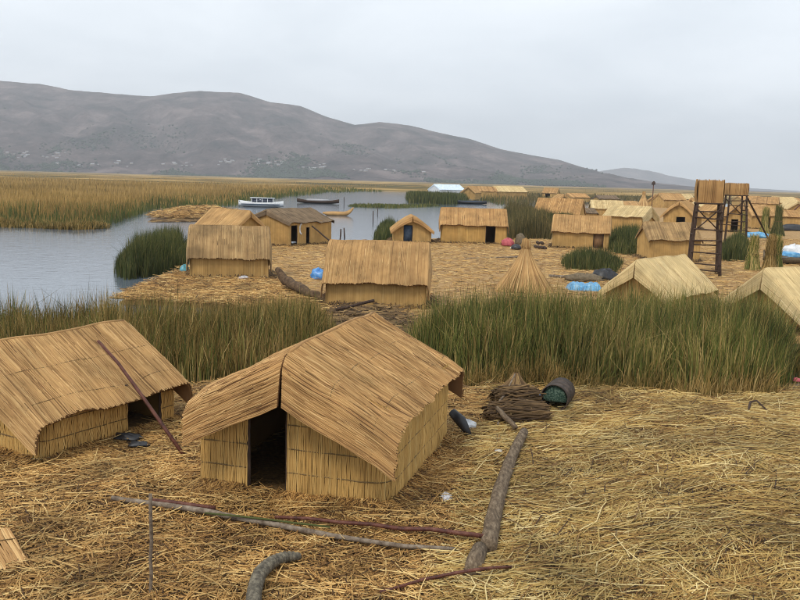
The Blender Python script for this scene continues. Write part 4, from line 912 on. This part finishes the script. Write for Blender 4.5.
cone_stack('rounded mound of dark dried reeds behind the dark bundle', G(515, 400), .62, .62, 500, .03, 'litter_dark', 'reed heap', 'reed_heap', knot=False)
bundle('small dark reed bundle stacked behind the larger bundle', (498, 398), (533, 396), .2, 'litter_dark', 300, .32)
stick('driftwood', 'forked grey branch rising over the dark reed bundles', [(498, 425, .1), (498, 403, .3), (505, 394, .45), (515, 374, .75)], [.03, .025, .015], 'pole_grey', 'branch', k=8)
stick('driftwood', 'gnarled branch end at the head of the big log', [(497, 408, .4), (506, 418, .3), (516, 428, .2)], [.05, .06, .05], 'bark', 'branch', k=6)
stick('thin_stick', 'pale short stick leaning on the bundle by the log', [(513, 424, .1), (525, 408, .35)], .014, 'pole_grey', 'stick', k=4)
# black sheet and white bag behind the golden hut
def lump(name, label, px, py, r, mat, cat, seed, dz=0.0, rough=.3):
    p = G(px, py); mb = MB(); blob(mb, (0, 0, 0), r, seed, rough=rough); o = mb.build(name, mat, smooth=True); o.location = (p[0], p[1], r[2] * .3 + dz); return tag(o, label, cat)
A_ = G(452, 412, .45); B_ = G(470, 436, .05); mb = MB(); tube(mb, [A_, A_ * .5 + B_ * .5 + np.array([0, 0, .06]), B_], [.09, .12, .05], 9); tag(mb.build('black_board', 'black', smooth=True), 'slim black sheet leaning behind the golden hut wall', 'sheet')
lump('white_bag', 'white plastic bag next to the black sheet', 467, 429, (.2, .2, .13), 'white', 'bag', 2, .03)
lump('litter_scrap', 'crumpled white scrap on the straw by the big log', 498, 455.5, (.10, .08, .06), 'white', 'litter', 4, .04)
lump('litter_scrap', 'pale grey rag lying near the golden hut wall', 446, 500, (.10, .17, .05), 'tin', 'litter', 6, .04)
lump('dark_clump', 'small dark clump among the flattened reeds', 688, 528, (.16, .10, .05), 'black', 'debris', 7, .06)  # flat black lump at a small dark spot
lump('black_cloth', 'black cloth dropped beside the low hut doorway', 128, 440, (.28, .16, .07), 'black', 'cloth', 8, .04, .5)
lump('black_cloth', 'smaller dark cloth lying below the first', 138, 447, (.2, .10, .05), 'black', 'cloth', 9, .04, .5)
# loose reed mat in the corner
T = thing('reed_mat', 'loose reed mat lying on the straw at the path', 'mat', tuple(G(-26, 560)))
mb = MB(); n = 46; u = np.linspace(-.55, .55, n); tt = np.linspace(-.5, .65, 4); a_ = math.radians(-52)
P = np.stack([u[:, None] * math.cos(a_ + 1.57) + tt * math.cos(a_), u[:, None] * math.sin(a_ + 1.57) + tt * math.sin(a_), np.broadcast_to(.16 - .09 * (tt + .5), (n, 4)) + .03 * fn(u, 0 * u, .2, 1)[:, None]], -1)
ribbons(mb, P + rng.normal(0, .006, P.shape), .03, np.array([0, 0, 1.]), rng.uniform(.3, 1, n)); mb.build('stems', 'roof_gold', T)
m2 = MB(); P2 = P[:, 1] + np.array([0, 0, .02]); tube(m2, P2, .008, 5); m2.build('stitch_rope', 'rope', T)
lump('pink_scrap', 'small pink plastic scrap at the end of the reeds', 797, 383, (.12, .08, .07), 'pink', 'litter', 12, .05)
stick('driftwood', 'dark tangled twig lying on the reeds before the reed bed', [(735, 412, .1), (748, 408, .22), (752, 400, .3), (770, 413, .12)], [.02, .03, .015], 'dark_wood', 'branch', k=8, amp=.03)

# ------------------------------------------------------------------ things on the far island and the water
lump('blue_bag', 'bright blue plastic bag beside the windowless hut', 319, 280, (.42, .35, .42), 'blue', 'bag', 11, .05, .35)
lump('teal_bag', 'teal bucket-sized bag at the foot of the green reeds', 184, 273, (.24, .24, .28), 'teal', 'bag', 13, .05)
lump('grey_stone', 'grey lump in front of the round-shouldered hut', 244, 281, (.30, .22, .16), 'tin', 'stone', 14, .03)
lump('pink_bundle', 'red-pink cloth bundle at the end of the long hut', 508, 247, (.55, .4, .48), 'pink', 'bundle', 15, .1)
lump('black_pot', 'black cooking pot on the ground near the pink bundle', 516, 250.5, (.42, .4, .32), 'black', 'pot', 16, .1, .1)
lump('sack', 'brown sack standing near the thicket', 520, 246, (.45, .4, .7), 'sack', 'sack', 17, .15, .12)
lump('white_bag', 'white bag lying between the pink bundle and the black pot', 513, 249.5, (.2, .2, .15), 'white', 'bag', 18, .05)
# driftwood trunk
P = np.array([at(277, 269, G(285, 290)[1]), G(284, 279, .55), G(296, 287, .35), G(310, 294, .25), G(326, 297, .2)]); ti = np.linspace(0, 1, 16)
Q = np.stack([np.interp(ti, np.linspace(0, 1, 5), P[:, i]) for i in range(3)], -1); Q[1:-1] += rng.normal(0, .03, (14, 3))
T = thing('driftwood', 'big brown root trunk with raised end lying on the shore', 'trunk', (0, 0, 0))
mb = MB(); tube(mb, Q, np.interp(ti, [0, .3, 1], [.12, .24, .18]), 10); mb.build('trunk', 'bark_dark', T, smooth=True)
for j in range(6):
    i = int(rng.integers(4, 14)); a = Q[i]; m2 = MB(); tube(m2, wobble(a, a + np.array([rng.normal(0, .5), rng.normal(0, .3), -.25]), 4, .03), [.08, .06, .05, .03], 6); m2.build('root', 'bark_dark', T, smooth=True)
stick('shore_pole', 'dark pole lying below the windowless hut', [(336, 309.5, .3), (374, 300.5, .6)], .06, 'dark_wood', 'pole', k=4)
stick('shore_pole', 'long pale pole lying on the open island ground', [(466, 258.5, .08), (525, 257, .08)], .07, 'pole_grey', 'pole', k=6)
stick('shore_pole', 'pale pole bordering the short green reeds', [(549, 276, .12), (595, 279, .12)], .09, 'pole_grey', 'pole', k=5)
for i, (px, py) in enumerate(((536, 248.5), (539, 249), (542, 249.3), (545, 249.6), (538, 247.2), (542, 247.6))):
    p = G(px, py); zz = .14 if i < 4 else .38
    mb = MB(); tube(mb, [(p[0] - .05, p[1] - .5, zz), (p[0], p[1] + .5, zz)], .13, 9); tag(mb.build('firewood', 'dark_wood', smooth=True), 'short dark log of the woodpile beside the plank-door hut', 'log', 'logs of the woodpile')
# blue tarpaulin
p0 = G(584, 291); mb = MB(); nx_, ny_ = 26, 12; U, Vv = np.meshgrid(np.linspace(-1, 1, nx_), np.linspace(-.6, .6, ny_), indexing='ij')
Z = .32 + .12 * fn(U, Vv, .3, 3) + .08 * fn(U, Vv, .12, 5); Z *= sstep(1.05, .75, np.maximum(np.abs(U), np.abs(Vv) / .6)) + .0
top = np.stack([U * .85, Vv * 1.1, Z], -1).reshape(-1, 3); mb.add(top, q=grid_faces(nx_, ny_)); o = mb.build('blue_tarp', 'blue_pale', smooth=True); o.location = (p0[0], p0[1], .05); tag(o, 'crumpled light blue tarpaulin spread behind the near reeds', 'tarp')
lump('dark_heap', 'dark heap of rubbish beside the blue tarpaulin', 604, 281, (.7, .5, .45), 'black', 'heap', 21, .05)
lump('reed_pile_small', 'small brown heap of cut reed before the short reeds', 585, 281.5, (1.0, .45, .28), 'sack', 'heap', 22, .05)

# boats
def hull(mb, L, Bm, Hh, sheer=.25, n=13):
    xs = np.linspace(-.5, .5, n); V = []
    for u in xs:
        wd = Bm * (1 - (2 * abs(u)) ** 3.0) ** .8 * .5 + .02; sh = sheer * (2 * abs(u)) ** 2.4
        V += [(u * L, -wd, Hh + sh), (u * L, -wd * .75, Hh * .25 + sh * .6), (u * L, 0, -.12 + sh * .7), (u * L, wd * .75, Hh * .25 + sh * .6), (u * L, wd, Hh + sh), (u * L, wd * .88, Hh + sh - .02), (u * L, 0, Hh * .55 + sh * .8), (u * L, -wd * .88, Hh + sh - .02)]
    q = [[i * 8 + j, i * 8 + (j + 1) % 8, (i + 1) * 8 + (j + 1) % 8, (i + 1) * 8 + j] for i in range(n - 1) for j in range(8)]
    mb.add(np.array(V), q=q + [[3, 2, 1, 0][::1]] )
    return mb
def boat_at(px, py): p = G(px, py, WZ); return (p[0], p[1], WZ)
T = thing('motor_boat', 'white motor boat with glazed cabin moored across the water', 'boat', boat_at(261, 207), math.radians(4))
mb = MB(); hull(mb, 8.0, 2.3, .85, .35); mb.build('hull', 'white', T, smooth=False)
mb = MB(); box(mb, (-1.6, -.85, .6), (2.2, .85, 1.55)); mb.build('cabin', 'glass', T)
mb = MB(); box(mb, (-1.9, -1.0, 1.56), (2.4, 1.0, 1.68)); mb.build('cabin_roof', 'white', T)
for xx in (-1.6, -.65, .3, 1.25, 2.2):
    mb = MB(); box(mb, (xx - .06, -.9, .6), (xx + .06, -.86, 1.555)); mb.build('window_post', 'white', T)
mb = MB(); box(mb, (-3.4, -1.19, .42), (3.4, -1.13, .58)); mb.build('rubbing_strake', 'door_blue', T)
T = thing('long_boat', 'long dark low boat behind the motor boat', 'boat', boat_at(318, 203.5), math.radians(-3))
mb = MB(); hull(mb, 9.2, 1.7, .55, .5); mb.build('hull', 'dark_wood', T)
mb = MB(); box(mb, (-2.4, -.55, .5), (2.2, .55, .95)); mb.build('deck_cover', 'tin', T)
T = thing('long_boat', 'small dark blue boat pulled up by the reed pile', 'boat', boat_at(231, 217.5), math.radians(12))
mb = MB(); hull(mb, 4.6, 1.4, .55, .4); mb.build('hull', 'door_blue', T)
mb = MB(); box(mb, (-.2, -.55, .34), (.1, .55, .40)); mb.build('thwart', 'dark_wood', T)
T = thing('long_boat', 'dark boat with blue trim beside the gabled far hut', 'boat', boat_at(471, 204), math.radians(0))
mb = MB(); hull(mb, 8.0, 1.7, .6, .4); mb.build('hull', 'black', T)
mb = MB(); box(mb, (-3.2, -.6, .55), (2.8, .6, .8)); mb.build('deck_cover', 'door_blue', T)
# reed boat with raised prow, moored in the channel
T = thing('reed_boat', 'small reed boat with upturned prow on the open water', 'boat', boat_at(338, 215.5), math.radians(10))
for k, off in enumerate((-.35, .35, 0)):
    mb = MB(); u = np.linspace(-1, 1, 15); pts = np.stack([u * 2.3, 0 * u + off * (1 - u ** 4), .22 + .1 * (k == 2) + 1.0 * np.clip(u - .35, 0, 1) ** 2 * 2.2 + .2 * np.clip(-u - .6, 0, 1)], -1)
    tube(mb, pts, .06 + .24 * (1 - u ** 4), 10); mb.build('reed_roll', 'roof_tan', T, smooth=True)
# blue and white boat at the right
p = G(792, 264); T = thing('covered_boat', 'reed boat piled with blue and white sheeting', 'boat', (p[0], p[1], .05), math.radians(8))
mb = MB(); hull(mb, 4.6, 1.7, .5, .45); mb.build('hull', 'sack', T)
mb = MB(); blob(mb, (-.5, 0, .55), (1.5, .75, .35), 31, rough=.3); mb.build('cover', 'blue_pale', T, smooth=True)
mb = MB(); blob(mb, (.2, .1, .75), (1.0, .6, .55), 33, rough=.35); mb.build('sheeting', 'white', T, smooth=True)
lump('white_sheet', 'pale blue sheet on the ground at the ladder foot', 757, 238, (1.5, .8, .45), 'blue_pale', 'sheet', 34, .05)
p = G(793, 221); mb = MB(); box(mb, (-.9, -.6, 0), (.9, .6, 1.25), .2); o = mb.build('white_crate', 'white'); o.location = (p[0], p[1], .03); tag(o, 'white box shelter under the sloping red pole', 'box')
A = G(783, 221, .3); B = at(802, 203, A[1]); mb = MB(); tube(mb, wobble(A, B, 5, .02), .1, 7); tag(mb.build('sloping_pole', 'pole_red', smooth=True), 'sloping red pole propped near the white box', 'pole')
p = G(793, 231); mb = MB(); blob(mb, (0, 0, 0), (2.2, .8, .7), 41, rough=.15); o = mb.build('dark_boat_cover', 'black', smooth=True); o.location = (p[0], p[1], .2); tag(o, 'low dark covered heap beyond the blue and white boat', 'heap')
# pile of cut reeds at the far bank
x, y = sample_poly(poly_px([(152, 217), (160, 213), (200, 211.5), (236, 212), (240, 216), (225, 219.5), (170, 219.5)], WZ), 8000)
pz = lambda a, b_: WZ + .1 + .8 * sstep(0, 4, sdist(poly_px([(152, 217), (160, 213), (200, 211.5), (236, 212), (240, 216), (225, 219.5), (170, 219.5)], WZ), a, b_)) * (.8 + .4 * fn(a, b_, 3, 2))
T = straw('reed_pile', 'long low pile of cut reeds at the water edge', x, y, rng.uniform(0, np.pi, len(x)), .5, 1.6, .06, 'litter', kk=2, lift=.16, zf=pz)
x, y = sample_poly(poly_px([(150, 222), (240, 221), (300, 219), (300, 217.6), (240, 219.6), (150, 220)], WZ), 1500)
straw('floating_reeds', 'floating reed debris on the channel', x, y, rng.uniform(-.3, .3, len(x)), .5, 1.6, .10, 'litter_dark', kk=2, lift=.03, zf=lambda a, b_: 0 * a + WZ + .02)
# mooring poles in the water
for (px, py, ty) in ((344, 205, 197), (373, 221, 211), (345, 238, 228), (340, 240, 229), (377.5, 214, 207)):
    p = G(px, py, WZ); zt = z_for(p, ty); mb = MB(); tube(mb, wobble((p[0], p[1], -.9), (p[0] + rng.normal(0, .06), p[1], zt), 4, .02), .07, 6)
    tag(mb.build('mooring_pole', 'dark_wood', smooth=True), 'thin dark mooring pole standing in the lake', 'pole', 'mooring poles in the open water')
# leaning beam and white mark on the dark-roofed house
A = G(337, 247, .15); B = at(312, 226, G(312, 246)[1] - .15); mb = MB(); tube(mb, wobble(A, B, 5, .02), .06, 7); tag(mb.build('leaning_beam', 'dark_wood', smooth=True), 'thin dark beam leaning on the dark-roofed house wall', 'pole')
p = at(301.5, 229, G(301, 246.5)[1] - .12); mb = MB(); a = np.linspace(-1.3, 1.3, 9); tube(mb, np.stack([p[0] - .28 * np.cos(a) + .1, 0 * a + p[1], p[2] + .42 * np.sin(a)], -1), .03 + .075 * np.cos(a), 6)
tag(mb.build('white_cloth', 'white', smooth=True), 'white crescent cloth hung on the dark-roofed house wall', 'cloth')
# chimney-like post among far huts
p = G(652, 207); zt = z_for(p, 184); T = thing('flag_post', 'slim post with dark top rising beside the reed tepee', 'post', (p[0], p[1], 0))
mb = MB(); tube(mb, [(0, 0, -.2), (0, 0, zt)], .14, 6); mb.build('shaft', 'pole', T)
mb = MB(); blob(mb, (0, 0, 0), (.5, .4, .7), 44); o = mb.build('finial', 'dark_wood', T, smooth=True); o.location = (0, 0, zt)
bpy.context.view_layer.update()
tri = sum(sum(len(p_.vertices) - 2 for p_ in me.polygons) if len(me.polygons) < 2000 else int(len(me.loops) - 2 * len(me.polygons)) for me in bpy.data.meshes)
print('TRIS', tri, 'OBJECTS', len(bpy.data.objects))
